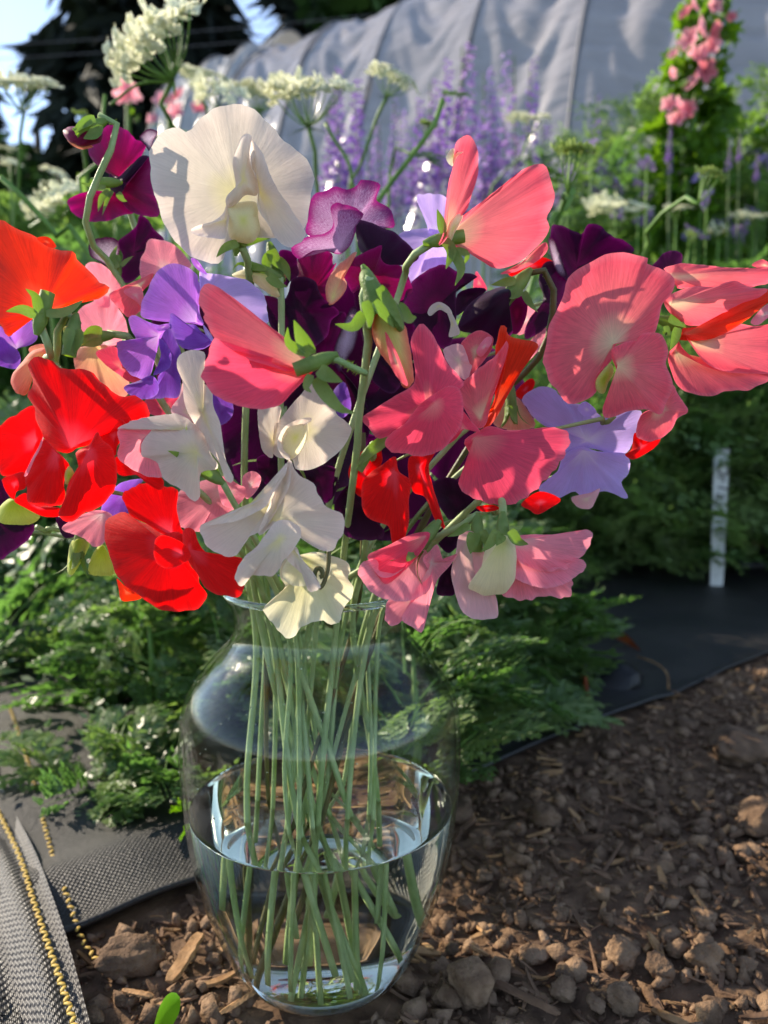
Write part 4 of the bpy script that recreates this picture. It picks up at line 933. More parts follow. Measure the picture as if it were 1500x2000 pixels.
def flower(label, key, d, petals, calyx=None, sepals=(), stem=None, cat='flower', name='sweet_pea_flower', stem_mat=None, pedicel=None):
    NFL[0] += 1; sd = NFL[0] * 101
    geos = []
    for k, (nm, crop, s, base, kw) in enumerate(petals):
        kw = dict(kw); mk = kw.pop('m', key); dd = kw.pop('d', d); lb = kw.pop('label', None)
        W, F, UV = petal_geo(crop, s, base, dd, sd + k * 7, **kw)
        geos.append((nm, W, F, UV, mk, lb))
    allv = np.vstack([q[1] for q in geos])
    if calyx:
        cp = px(calyx[0], '%g,%g' % (calyx[1], calyx[2]))[0]; c3 = P(cp[0], cp[1], d - calyx[5] / 1000)
    else:
        c3 = allv.mean(0) + np.array([0, .018, -.01])
    base = c3
    t = thing(name, label, cat, base, 'sweet peas in the bouquet')
    for nm, W, F, UV, mk, lb in geos:
        o = wpart(nm, W, F, PM[mk], t, base, UV)
        if lb: o['label'] = lb
    smat = stem_mat or STEM
    if calyx:                                           # cup with five pointed sepals
        an = R(calyx[3]); sz = calyx[4] / 1000; lean = calyx[6] if len(calyx) > 6 else 0.0
        dirv = RT * math.cos(an) - UPV * math.sin(an) - FW * lean; dirv /= np.linalg.norm(dirv)
        cupp = c3 + np.outer(np.linspace(-.5, .75, 7), dirv) * sz
        V, F = tube(cupp, sz * .45 * np.array([.16, .34, .44, .47, .46, .45, .44]), 10, False)
        cx = wpart('calyx', V, F, GREEN, t, base)
        q = np.random.default_rng(sd + 3)
        n1 = np.cross(dirv, FW); n1 /= np.linalg.norm(n1); n2 = np.cross(dirv, n1)
        for k in range(0 if sepals else 5):
            a = k / 5 * 6.283 + q.uniform(0, .5); rd = n1 * math.cos(a) + n2 * math.sin(a); cur = q.uniform(.3, 1.3)
            u = np.linspace(0, 1, 7); ln = sz * q.uniform(.9, 1.35)
            pts = c3 + dirv * sz * .5 + rd * sz * .23 + np.outer(u * ln, dirv) * (1 - .35 * cur * u)[:, None] + np.outer(u ** 2 * ln * .55 * cur, rd)
            V, F = ribbon(pts, sz * .15 * np.array([.95, 1, .9, .72, .5, .26, .03]), np.cross(dirv, rd), .25)
            o = obj('sepal', mesh('sepal', V - base, F, GREEN), cx)
        for k, (crop, s, wd, dzs) in enumerate(sepals):
            pts = catmull(path3(crop, s, d, dzs), 10)
            wv = wd / 1000 * .72 * np.array([.7, .95, 1, 1, .95, .82, .66, .48, .28, .04])
            sdv = np.cross(pts[-1] - pts[0], FW)
            V, F = ribbon(pts, wv, sdv, .3)
            obj('sepal', mesh('sepal', V - base, F, GREEN), cx)
        tip = c3 - dirv * sz * .45
    else:
        tip = c3
    if stem is not False:
        mids = [tip]
        if stem:
            pp = list(path3(stem[0], stem[1], d, stem[2])); mids = pp
        pts, rad = stem_to_vase(tip, mids, sd + 11)
        if not calyx and not stem: pts = catmull(np.array([tip, tip * .75 + .25 * np.array([VX, VY, tip[2] - .03]) + [0, .004, 0], tip * .68 + .32 * np.array([VX, VY + .01, tip[2] - .03])]), 40)
        if len(mids) == 1:
            pts[1:4] += np.array([0, .004, -.002])
        n = 26 if stem else 10
        radv = np.full(len(pts), rad) if (calyx or stem) else np.linspace(.0011, .0004, len(pts))
        if stem and len(stem) > 3: radv = np.interp(np.arange(len(pts)), [0, 16, 30], [stem[3] / 1000, stem[3] / 1000, rad])
        V, F = tube(pts, radv, 8)
        st = wpart('stem', V, F, smat, t, base)
        if stem:
            V, F = hairs(pts[:18], float(radv[0]), sd, 260)
            h = obj('hair', mesh('hair', V - base, F, GREEN), st); h['kind'] = 'stuff'
    if pedicel:
        pts = catmull(path3(pedicel[0], pedicel[1], d, pedicel[2]), 14)
        V, F = tube(pts, pedicel[3] / 1000, 8); pd = wpart('pedicel', V, F, STEM, t, base)
        V, F = hairs(pts, pedicel[3] / 1000, sd + 5, 160); h = obj('hair', mesh('hair', V - base, F, GREEN), pd); h['kind'] = 'stuff'
    return t
S, Wg, K, B_ = 'standard_petal', 'wing_petal', 'keel_petal', 'petal'
PM['green'] = GREEN

flower('large creamy white sweet pea standing highest in the bouquet', 'white', .315, [
 (S, 'T', '588,680 585,600 600,560 635,510 690,497 735,515 790,455 850,418 910,407 975,418 1030,460 1085,520 1100,545 1165,590 1210,640 1227,700 1210,780 1205,850 1185,895 1120,930 1000,930 900,960 880,985 860,1030 790,1020 720,980 660,910 625,830 615,780 595,740', (925,760), dict(z=0, cup=7, tilt=.05, crease=-1.75)),
 (Wg, 'T', '985,545 1000,560 1035,620 1055,680 1085,740 1120,790 1160,850 1195,915 1170,950 1120,962 1080,935 1050,880 1020,840 1005,800 1008,740 1000,690 980,640 975,600', (1015,750), dict(z=11, cup=6, g=(6, -4))),
 (K, 'T', '885,800 930,790 1000,790 1010,850 1015,900 990,945 950,950 900,930 888,870', (950,860), dict(m='cream', z=9, bul=7, solid=True)),
 (Wg, 'T', '965,520 985,540 975,590 985,650 1005,700 1010,745 1000,765 960,762 930,790 895,812 880,790 890,760 920,730 915,680 908,640 920,590 945,535', (950,700), dict(z=10, bul=9)),
 (Wg, 'T', '745,900 775,880 830,865 870,835 885,800 897,830 890,880 880,930 830,930 770,920', (880,860), dict(z=12, cup=3, g=(-6, 4))),
], ('T', 925, 955, -80, 9, 6, .3), [('T', '930,950 880,970 845,1005', 2.6, [10, 13]), ('T', '940,955 1000,935 1070,925', 2.8, [8, -3])], ('T', '945,965 965,1010 975,1100 980,1200', [6, -6, -25], 1.6))
flower('nodding maroon sweet pea bud on an arched hairy stem', 'wine', .335, [
 (S, 'A', '370,170 385,150 430,140 500,150 560,170 600,180 590,230 540,250 480,262 420,240 385,210', (560,200), dict(bul=8, solid=True, m='wine')),
 (K, 'A', '395,215 470,240 530,250 545,262 480,275 420,250', None, dict(m='peach', z=1, bul=2)),
], ('A', 555, 135, 150, 12, 5, .2), [('A', '560,100 490,125 430,165', 3.2, [9, 9]), ('A', '540,110 470,150 440,190', 1.8, [11, 11]), ('A', '580,130 560,180 490,212', 4, [10, 9])],
 ('A', '580,75 615,62 655,62 683,95 680,180 645,290 592,400 535,530 503,655 507,740 540,830 620,930 700,1040', [4, 4, 3, 3, -8, -20], 1.45))
flower('wine red sweet pea seen from behind under the nodding bud', 'wine', .36, [
 (S, 'A', '520,300 530,250 600,160 650,130 740,160 800,220 860,230 830,310 770,360 690,440 640,420 570,370', (690,430), dict(z=0)),
 (Wg, 'A', '815,210 840,175 880,155 925,175 900,230 880,290 850,250', None, dict(m='stripedk', z=3)),
 (S, 'A', '880,320 890,430 900,520 935,660 820,660 740,620 700,540 740,480 790,420 840,360', (720,520), dict(z=2, g=(5, 0))),
 (Wg, 'A', '395,580 440,545 520,520 600,520 700,540 790,640 720,660 650,690 560,700 490,690 420,640', (640,540), dict(z=3)),
 (Wg, 'A', '640,420 690,440 770,365 830,312 880,330 800,420 745,480 700,540 650,520', (700,480), dict(z=4, m='dark')),
], ('A', 645, 470, 180, 11, 8), [('A', '620,500 540,490 470,470', 1.8, [10, 9]), ('A', '640,520 600,560 575,640', 2.2, [12, 12]), ('A', '660,520 630,570 600,660', 1.5, [12, 12]), ('A', '690,530 720,570 745,580', 2, [10, 9])], ('A', '680,470 740,520 800,760', [2, -12, -30]))
flower('dusky maroon sweet pea with a pale streaked wing beside the pink ones', 'dark', .362, [
 (S, 'A', '820,660 870,690 900,740 960,800 930,840 860,850 850,900 830,1000 740,1060 700,980 720,900 690,820 760,760 800,720', (780,880), dict(z=0)),
 (Wg, 'A', '520,830 560,800 640,790 690,810 700,870 680,940 640,960 580,930 530,900', (640,930), dict(m='stripedk', z=3)),
], ('A', 690, 985, -95, 9, 6), [('A', '690,970 660,920 685,840', 2.4, [9, 8]), ('A', '710,960 740,930 780,900', 1.5, [8, 8])])
flower('salmon pink sweet pea tucked behind the lilac purple one', 'pink', .345, [
 (S, 'A', '820,930 850,870 860,820 890,800 980,815 1040,850 1110,930 1110,970 1000,960 900,1010 830,1040', (960,980), dict(z=0)),
 (Wg, 'A', '640,1130 720,1080 830,1030 900,1000 880,1060 830,1120 840,1200 760,1260 700,1210', (830,1060), dict(z=3, m='coral')),
 (Wg, 'A', '725,1105 760,1085 830,1090 840,1200 790,1160 740,1130', None, dict(z=5)),
])
flower('soft pink sweet pea with a wide pale standard behind the green buds', 'pink', .352, [
 (S, 'A', '500,960 540,935 600,950 660,1000 700,1060 730,1100 650,1130 640,1200 560,1180 520,1060', (640,1120), dict(z=-2)),
 (S, 'A', '460,1220 560,1160 640,1130 690,1200 740,1290 740,1400 620,1430 560,1420 450,1330', (620,1420), dict(z=0)),
])
flower('vermilion sweet pea reaching out past the bud cluster with its back to us', 'orange', .288, [
 (S, 'A', '0,690 60,720 130,750 220,795 300,845 360,870 440,872 445,910 500,970 565,1020 570,1050 630,1075 642,1100 600,1140 560,1155 490,1150 440,1170 400,1225 330,1240 290,1212 230,1160 120,1300 60,1370 30,1360 5,1300 -60,1250 -120,1000 -80,740', (250,1225), dict(z=0, cup=-12, tilt=.12)),
 (Wg, 'A', '215,800 260,785 300,800 330,845 290,850', None, dict(z=-3)),
], ('A', 240, 1262, 285, 13, 6), [('A', '235,1235 210,1140 150,1092', 2.6, [9, 12]), ('A', '210,1250 130,1215 35,1225', 2.6, [9, 12]), ('A', '270,1240 380,1230 490,1158', 2.6, [8, 3])], ('A', '235,1300 270,1400 320,1490 340,1560', [4, 2, -12], 1.4))
flower('olive green nodding bud on a looped stem beside the vermilion flower', 'budgreen', .292, [
 (K, 'A', '372,1320 440,1305 470,1330 455,1400 430,1470 400,1450 385,1390', None, dict(bul=6, solid=True, m='lime')),
], ('A', 430, 1335, 100, 13, 5), [('A', '420,1330 400,1400 405,1480', 3, [8, 8]), ('A', '455,1330 460,1390 430,1480', 3, [7, 6])], ('A', '460,1300 470,1262 440,1230 385,1240 345,1310 332,1400 345,1510 370,1600', [4, 4, 0, -20], 1.4))
flower('second olive bud lying level against the soft pink petal', 'budgreen', .318, [
 (K, 'A', '450,1420 480,1375 540,1345 590,1345 620,1380 590,1415 530,1425', None, dict(bul=5, solid=True, m='lime')),
], ('A', 590, 1370, 175, 12, 5), [('A', '600,1350 540,1350 470,1420', 3.5, [8, 7]), ('A', '600,1395 550,1410 480,1425', 2.5, [8, 7])], ('A', '630,1352 700,1345 745,1370 770,1400 780,1480', [4, 3, -15], 1.6))
flower('bright violet sweet pea behind the vermilion flower at the bouquet edge', 'purple', .34, [
 (S, 'A', '0,1310 60,1370 120,1290 180,1270 222,1370 180,1420 110,1440 60,1480 0,1500 -60,1450 -80,1350', (100,1440), dict(z=0)),
 (Wg, 'D', '-60,200 0,170 60,220 110,260 120,320 90,362 0,345 -60,330', (60,330), dict(z=3, m='violet')),
])
flower('peach and cream half open sweet pea above the scarlet bloom', 'peach', .325, [
 (K, 'D', '65,450 75,390 130,320 190,255 270,240 300,290 240,320 190,400 165,500 110,512', (230,280), dict(bul=7, solid=True)),
 (Wg, 'D', '170,240 240,215 300,240 330,330 240,330 190,290', None, dict(z=-3)),
])
flower('scarlet red sweet pea in full bloom with open ruffled wings', 'red', .283, [
 (S, 'J', '215,370 240,330 300,310 360,315 420,350 460,390 530,405 640,400 700,420 760,470 830,540 900,590 960,620 1060,610 1120,650 1165,720 1160,780 1080,800 960,800 870,810 820,840 770,890 720,960 690,1000 600,1020 540,1060 440,1040 340,940 280,830 265,700 215,610 260,500 235,430', (565,1010), dict(z=0, cup=-8, crease=-2.0)),
 (Wg, 'J', '-40,870 0,850 60,790 130,760 180,720 265,690 280,800 335,940 260,1080 200,1220 150,1230 60,1240 0,1210 -40,1000', (280,960), dict(z=-2)),
 (Wg, 'J', '20,1260 90,1230 190,1210 200,1330 130,1360 110,1420 60,1380 25,1310', None, dict(z=1)),
 (Wg, 'J', '335,945 440,1040 520,1120 540,1170 500,1290 510,1390 480,1460 400,1475 300,1470 215,1440 210,1340 195,1240 250,1120 300,1020', (440,1060), dict(z=5, cup=-4)),
 (Wg, 'J', '590,1060 640,1020 700,990 760,890 800,960 860,1000 890,1060 915,1200 900,1330 840,1420 780,1480 640,1540 580,1590 500,1590 455,1540 480,1470 510,1400 540,1280 615,1210 600,1110', (690,1040), dict(z=9, cup=-6)),
 (Wg, 'J', '770,890 880,810 960,800 1000,900 920,1000 900,1080 830,1000', None, dict(z=-5)),
 (Wg, 'J', '905,1085 980,1150 1060,1190 1180,1240 1260,1250 1282,1310 1240,1347 1140,1290 1060,1230 960,1240 910,1200', None, dict(z=-7)),
 (S, 'J', '110,1430 200,1370 230,1440 400,1480 465,1490 475,1550 340,1555 200,1490', None, dict(z=-6)),
 (K, 'J', '510,1300 505,1220 540,1160 580,1220 545,1290', None, dict(z=2, bul=4, m='lime')),
 (Wg, 'J', '190,1230 245,1110 300,1010 338,930 325,1000 270,1110 215,1230', None, dict(z=7, m='pink')),
])
flower('lime green unopened petal under the scarlet bloom', 'lime', .31, [
 (K, 'J', '-20,1510 60,1420 120,1430 220,1500 315,1550 250,1612 130,1620 0,1602', (110,1430), dict(bul=4, solid=True)),
])
flower('small yellow green bud hanging below the muted pink petals', 'lime', .33, [
 (K, 'D', '395,1545 400,1450 420,1370 480,1350 525,1380 500,1450 440,1550 415,1572', (460,1360), dict(bul=6, solid=True)),
], ('D', 465, 1360, 95, 11, 3))
flower('lime yellow bud half hidden by the lower red bloom', 'lime', .335, [
 (K, 'D', '520,1560 530,1480 560,1420 600,1390 640,1450 670,1560 600,1575', (600,1400), dict(bul=6, solid=True)),
])
flower('dark plum sweet pea with a frayed edge at the lowest outer corner', 'dark', .33, [
 (S, 'D', '-60,1280 0,1270 190,1270 182,1340 120,1400 60,1440 0,1480 -60,1420', (0,1260), dict(z=-2)),
 (Wg, 'D', '-60,980 0,1000 60,1130 80,1200 0,1180 -60,1150', None, dict(z=-5)),
])
flower('poppy red sweet pea drooping over the vase rim in shade', 'red', .296, [
 (S, 'D', '610,1330 620,1260 660,1220 720,1200 760,1215 830,1260 1000,1310 1070,1330 1080,1420 1120,1520 1160,1560 1170,1620 1212,1680 1190,1740 1130,1775 1030,1782 930,1770 860,1720 800,1680 740,1640 680,1560 640,1450', (985,1400), dict(z=0, cup=-8)),
 (S, 'D', '715,1100 770,1060 850,1030 960,1050 1040,1070 1035,1180 1060,1290 1080,1330 960,1330 860,1270 770,1225 740,1170', (1000,1330), dict(z=-5)),
 (Wg, 'D', '1070,1320 1100,1290 1140,1310 1160,1370 1200,1430 1270,1460 1370,1470 1420,1470 1420,1560 1432,1640 1390,1702 1330,1690 1260,1680 1200,1640 1160,1570 1110,1500 1080,1420', (1110,1420), dict(z=6, g=(7, 0))),
 (Wg, 'D', '900,1420 920,1350 980,1340 1080,1390 1115,1470 1000,1530 920,1500', (1060,1440), dict(z=8)),
 (Wg, 'D', '685,1590 740,1640 830,1700 760,1722 710,1715 695,1650', None, dict(z=-8, m='orange')),
])
flower('muted pink sweet pea in the shadow between scarlet and white blooms', 'pink', .328, [
 (S, 'D', '1025,1180 1040,1090 1120,1040 1260,1000 1310,1020 1330,1080 1385,1170 1200,1270 1170,1315 1080,1300 1030,1250', (1300,1080), dict(z=0)),
 (Wg, 'D', '1275,1010 1320,995 1400,1040 1440,1060 1430,1120 1370,1172 1300,1150', None, dict(z=4)),
 (Wg, 'D', '1420,1000 1480,960 1530,1000 1500,1080 1440,1120', None, dict(z=1)),
])
flower('muted pink sweet pea hanging under the scarlet wings', 'pink', .322, [
 (S, 'D', '360,1300 430,1240 560,1190 650,1210 665,1270 640,1330 600,1390 545,1402 500,1360 430,1330', (600,1210), dict(z=0)),
])
flower('blush white sweet pea turned sideways beside the scarlet bloom', 'white', .283, [
 (S, 'D', '690,720 760,710 890,715 830,780 820,850 860,880 920,900 960,990 860,990 760,940 690,880 700,800', (880,760), dict(z=-3, m='pink')),  # pink colour stands in for light glowing through this petal
 (S, 'D', '1070,265 1200,265 1172,420 1240,480 1250,580 1290,680 1310,820 1330,920 1367,990 1360,1032 1320,1010 1290,920 1210,820 1190,770 1120,650 1080,560 1070,440 1035,340', (1190,620), dict(z=2, g=(10, 0))),
 (Wg, 'D', '1000,610 1050,520 1072,440 1090,560 1140,650 1200,780 1080,660', None, dict(z=-3, m='palepink')),
 (Wg, 'D', '690,715 740,680 830,650 960,630 1040,625 1120,670 1180,750 1190,780 1100,790 950,705 880,715 760,712', (1080,720), dict(z=5, cup=-4)),
 (Wg, 'D', '830,800 890,720 960,700 1050,660 1130,680 1200,760 1230,850 1280,940 1180,970 1172,1060 1172,1110 1140,1137 1100,1110 1080,1080 1010,1040 960,1010 940,960 920,910 870,885 830,870', (1150,850), dict(z=9, cup=-5)),
], ('D', 1235, 980, 215, 12, 3))
flower('lilac purple sweet pea with deep violet wings', 'purple', .313, [
 (S, 'H', '475,720 500,660 530,600 560,530 620,460 700,430 760,435 830,470 880,510 890,560 910,600 900,700 900,790 930,880 850,870 760,860 680,860 560,845 472,815', (870,860), dict(z=0, cup=-5, crease=-2.2)),
 (S, 'H', '900,480 950,500 1050,510 1140,530 1230,545 1300,590 1370,660 1392,760 1392,870 1250,830 1100,760 980,700 910,640', (910,680), dict(z=-4, m='lilac')),
 (Wg, 'H', '835,395 870,395 910,440 955,510 905,490 860,450', None, dict(z=2)),
 (S, 'H', '620,950 640,900 690,910 740,1020 762,1080 760,1250 750,1400 640,1415 500,1420 580,1350 600,1250 680,1180 690,1100', None, dict(z=-3, m='violet')),
 (Wg, 'H', '380,840 410,805 470,830 530,860 600,880 680,890 640,930 610,1000 580,1100 560,1180 530,1260 450,1270 380,1230 310,1130 295,1050 300,1000 350,1010 400,1030 432,980 400,920', (600,960), dict(z=4)),
 (Wg, 'H', '605,980 640,1000 680,1060 695,1120 680,1190 620,1230 560,1247 590,1180 615,1100 603,1030', None, dict(z=7, m='violet')),
 (Wg, 'H', '345,1335 450,1290 540,1250 590,1290 600,1360 560,1410 480,1425 400,1400', (540,1290), dict(z=5, m='violet')),
 (Wg, 'H', '690,790 740,830 800,870 870,880 910,930 992,992 940,1050 850,1065 770,1045 730,1000 700,930 680,880', (960,990), dict(z=9, m='violet')),
 (Wg, 'H', '575,900 610,880 680,870 682,897 610,925', None, dict(z=9)),
 (Wg, 'H', '930,880 990,960 1000,1000 960,980 935,930', None, dict(z=7, m='lilac')),
])
flower('rose pink and coral sweet pea side on in front of the white blooms', 'rose', .255, [
 (S, 'E', '112,80 130,25 175,10 230,40 330,110 430,190 520,260 600,320 660,370 740,440 757,480 700,530 630,510 500,480 400,450 300,410 210,330 160,250 125,160', (730,470), dict(z=4, cup=-5, m='coral', g=(0, 8))),
 (S, 'E', '118,530 150,450 180,340 210,315 260,360 380,430 500,470 620,500 740,450 755,490 690,560 630,620 560,690 450,712 370,702 270,672 170,612 150,560', (720,490), dict(z=0, cup=3, g=(0, -8))),
], ('E', 790, 440, 160, 12, 5), [('E', '735,410 690,330 640,215', 3.4, [9, 14]), ('E', '700,400 610,340 605,255', 2.2, [10, 14]), ('E', '780,490 840,530 912,560', 3.2, [10, 12]), ('E', '760,540 830,640 900,710 985,735', 3.2, [8, 10]), ('E', '735,520 710,590 740,620', 2, [9, 10])], False,
 pedicel=('E', '830,420 900,445 970,480 1045,512', [5, 4, 0], 1.15))
flower('fat green nodding bud with a pink tip on a stout hairy stem', 'budgreen', .262, [
 (K, 'I', '255,720 280,640 330,640 400,700 470,720 490,800 510,900 527,1050 525,1090 490,1126 450,1110 430,1060 370,980 310,900 262,800', (330,660), dict(bul=7, solid=True)),
 (Wg, 'I', '340,760 400,860 450,980 490,1110 440,1080 380,980', None, dict(z=7.5, m='coral', cup=-1, tilt=.02)),
 ('calyx', 'I', '172,400 190,362 230,348 262,380 320,460 370,520 425,585 455,660 466,722 440,764 400,730 355,670 300,635 262,680 250,742 228,740 205,640 186,500', (290,560), dict(m='green', bul=7, solid=True, z=2.5)),
], ('I', 235, 400, 60, 9, 3), [('I', '300,470 370,580 462,745', 2.6, [12, 9]), ('I', '210,560 240,660 238,742', 2.4, [13, 10]), ('I', '270,560 330,640 400,735', 2.4, [14, 11]), ('I', '200,640 130,730 15,710', 2.8, [6, 8]), ('I', '420,590 490,670 545,665', 3.2, [5, -2])],
 ('I', '240,400 195,420 200,560 222,740 232,850 212,980 200,1090 180,1220 165,1380 160,1500', [8, 6, 0, -10, -14, -22, -30], 1.5))
flower('white sweet pea striped and speckled with magenta behind the dark ones', 'striped', .345, [
 (S, 'B', '465,430 500,380 560,370 620,340 680,360 740,340 765,300 830,310 877,330 862,390 862,430 930,470 960,530 952,585 850,560 760,560 700,640 600,640 500,640 440,610 455,520', (670,620), dict(z=0, ruf=1.5)),
 (Wg, 'B', '585,470 620,440 690,450 750,480 782,510 740,560 730,620 700,690 640,740 560,720 480,720 400,768 358,722 370,680 440,640 540,620 595,585 602,530', (640,700), dict(z=7)),
])
flower('blackish purple sweet pea with magenta backlight coloured into its raised standard', 'dark', .335, [
 (S, 'B', '730,545 800,545 880,580 960,610 1020,660 1060,700 1105,750 1070,790 990,805 900,800 840,780 760,720 740,640', (860,800), dict(z=2, g=(0, 6))),
 (S, 'B', '645,830 700,780 760,740 850,700 890,690 880,760 920,800 1000,810 1060,910 1050,980 950,1020 850,920 760,900 720,970 680,900', (820,900), dict(z=5, m='wine')),  # wine colour stands in for magenta light through the dark petal
 (Wg, 'B', '1010,1030 1050,920 1100,870 1180,820 1250,800 1330,840 1450,870 1330,940 1325,1100 1285,1282 1200,1275 1100,1180 1030,1110', (1200,1050), dict(z=0)),
 (Wg, 'B', '610,1280 660,1150 700,1060 740,1050 757,1150 730,1280 690,1350 640,1430 610,1360', None, dict(z=6, m='stripedk')),
 (Wg, 'I', '230,780 300,860 380,960 440,1060 430,1130 370,1162 290,1112 240,1040 225,900', None, dict(z=0)),
 (Wg, 'B', '720,950 800,930 900,960 1050,980 1080,1200 1040,1350 900,1350 780,1250', None, dict(z=-4)),
])
flower('black purple sweet pea with a velvet front lobe between white and green bud', 'dark', .34, [
 (S, 'B', '395,770 440,730 520,720 590,730 602,800 620,790 585,880 565,960 570,1040 520,1010 500,910 450,870 390,870', (480,960), dict(z=0, m='wine')),  # purple backlight on this dark petal is painted as wine
 (Wg, 'B', '287,722 380,735 392,800 400,860 350,900 325,935 290,870', None, dict(z=-3)),
 (Wg, 'B', '158,1030 170,985 240,985 310,1010 340,960 360,890 430,870 500,900 515,950 560,1010 640,1080 590,1130 560,1230 430,1310 350,1260 260,1200 215,1110', (420,1090), dict(z=5)),
 (K, 'B', '558,930 600,840 660,780 742,722 705,800 662,850 682,930 640,1000 577,1037', (600,1000), dict(z=7, m='peach', bul=3)),
 (Wg, 'B', '480,1130 600,1080 680,1090 660,1200 600,1330 480,1330', None, dict(z=-4)),
])
flower('tiny curled white petal tip showing against black purple', 'white', .322, [
 (S, 'B', '1155,1085 1165,1055 1190,1030 1230,1020 1280,1050 1300,1090 1270,1085 1225,1065 1175,1100', (1225,1042), dict(z=2, tilt=.02)),
 (Wg, 'B', '1262,1045 1300,1090 1325,1140 1345,1200 1312,1220 1279,1220 1290,1150 1270,1085', None, dict(z=2, tilt=.02)),
])
flower('glossy purple sweet pea bud hanging from an arched bronze stem', 'dark', .325, [
 (Wg, 'I', '1130,600 1180,520 1260,550 1262,650 1215,760 1170,770 1150,690', None, dict(z=0, m='wine')),
 (S, 'I', '825,690 870,600 950,530 1050,480 1150,460 1175,490 1170,560 1140,640 1160,720 1170,770 1090,830 1020,850 930,780 820,750', (1140,520), dict(z=2, bul=9)),
 (Wg, 'I', '810,520 900,475 1000,485 920,560 860,620 800,650', None, dict(z=-4)),
], ('I', 1215, 440, 130, 15, 6), [('I', '1190,430 1120,440 1030,455', 2.6, [10, 9]), ('I', '1240,500 1285,580 1335,632', 2.2, [10, 12]), ('I', '1225,480 1200,520 1150,545', 2, [11, 11])],
 ('I', '1245,385 1290,355 1345,350 1395,375 1430,440 1442,560 1428,660 1400,800 1340,930 1250,1030 1160,1110 1050,1250', [6, 4, 0, -10, -25], 1.4), stem_mat=STEM_D)
flower('dark plum sweet pea with a folded crest behind the coral ones', 'dark', .362, [
 (S, 'C', '590,480 600,405 690,430 720,445 750,400 800,410 830,440 910,480 942,510 900,540 820,560 740,600 660,640 630,580 600,520', (700,580), dict(z=0)),
 (Wg, 'C', '580,480 602,465 640,560 655,625 615,600', None, dict(z=3, m='stripedk')),
 (Wg, 'C', '560,570 610,560 665,615 650,720 600,800 540,860 480,880 500,800 560,720 540,640', None, dict(z=3)),
])
flower('dark plum petal peeping between the two coral blooms', 'dark', .37, [
 (S, 'C', '1010,590 1030,560 1070,520 1120,515 1142,545 1110,660 1060,680 1020,640', None, dict(z=0)),
])
flower('pale lilac sweet pea behind the topmost coral bloom', 'lilac', .352, [
 (S, 'C', '28,290 60,277 95,275 147,285 165,330 160,420 130,470 90,470 70,400', (120,470), dict(z=2)),
 (Wg, 'C', '-60,480 -40,440 0,428 70,420 150,440 190,500 160,570 60,600 0,642 -40,560', (100,470), dict(z=5)),
 (Wg, 'C', '0,560 60,520 150,520 160,560 100,620 20,680 -10,650', None, dict(z=0)),
])
flower('coral sweet pea raised topmost with one tall upright wing', 'coral', .305, [
 (S, 'C', '160,470 210,380 300,310 400,230 480,170 540,150 570,165 605,260 595,330 575,380 585,420 550,480 500,530 420,580 350,585 300,550 280,530 220,510 170,492', (152,462), dict(z=0, cup=-4, g=(3, 0), tpos=None) if 0 else dict(z=0, cup=-4, g=(3, 0))),
 (Wg, 'C', '470,560 560,480 578,510 530,560 450,600 380,610', None, dict(z=-5)),
 (Wg, 'C', '190,75 215,40 245,30 275,60 287,120 285,200 260,280 240,340 200,380 150,470 118,492 140,440 150,330 165,220 185,150', (150,450), dict(z=5, cup=5)),
 (Wg, 'C', '152,125 178,85 200,100 225,100 200,120 178,160', None, dict(z=7, m='cream')),
 (K, 'C', '150,470 165,400 200,360 222,372 190,440 168,490', None, dict(z=5, m='cream', bul=4)),
], ('C', 125, 470, -10, 13, 4), [('C', '140,440 130,390 115,340', 2.4, [8, 8]), ('C', '145,470 175,520 152,590', 3, [9, 10]), ('C', '175,510 215,590 190,660', 2.8, [8, 8]), ('C', '190,510 240,530 225,575', 2, [7, 5])], ('C', '105,475 60,495 20,530 -20,590 -40,680', [3, 0, -18], 1.5))
flower('coral sweet pea facing us with a broad wavy standard', 'coral', .298, [
 (S, 'G', '182,680 200,580 213,470 260,390 300,290 320,200 370,150 440,110 540,50 640,40 720,55 800,70 795,105 860,130 940,180 955,230 930,290 880,340 860,430 842,500 825,530 760,540 700,560 610,580 590,610 580,680 510,740 482,800 492,860 440,902 360,927 310,910 260,840 215,800 198,720', (590,575), dict(z=0, cup=5, tilt=.06, crease=-2.1)),
 (Wg, 'G', '930,800 980,880 1032,970 970,1010 940,1070 870,1130 790,1145 728,1110 750,1000 810,960 880,960 920,900', (860,960), dict(z=2)),
 (Wg, 'G', '720,1095 790,1140 868,1125 850,1170 780,1220 710,1252 662,1225 700,1190', None, dict(z=-4, m='red')),
 (K, 'G', '490,790 540,720 582,690 595,750 565,800 540,865 498,850', None, dict(z=3, m='lime', bul=3)),
 (Wg, 'G', '582,650 590,600 680,560 740,550 762,513 850,510 890,540 917,620 900,690 930,760 942,830 900,930 870,990 790,960 680,970 600,1002 540,1005 532,950 560,880 600,800 612,730', (620,700), dict(z=13, cup=-5, g=(2, 0))),
])
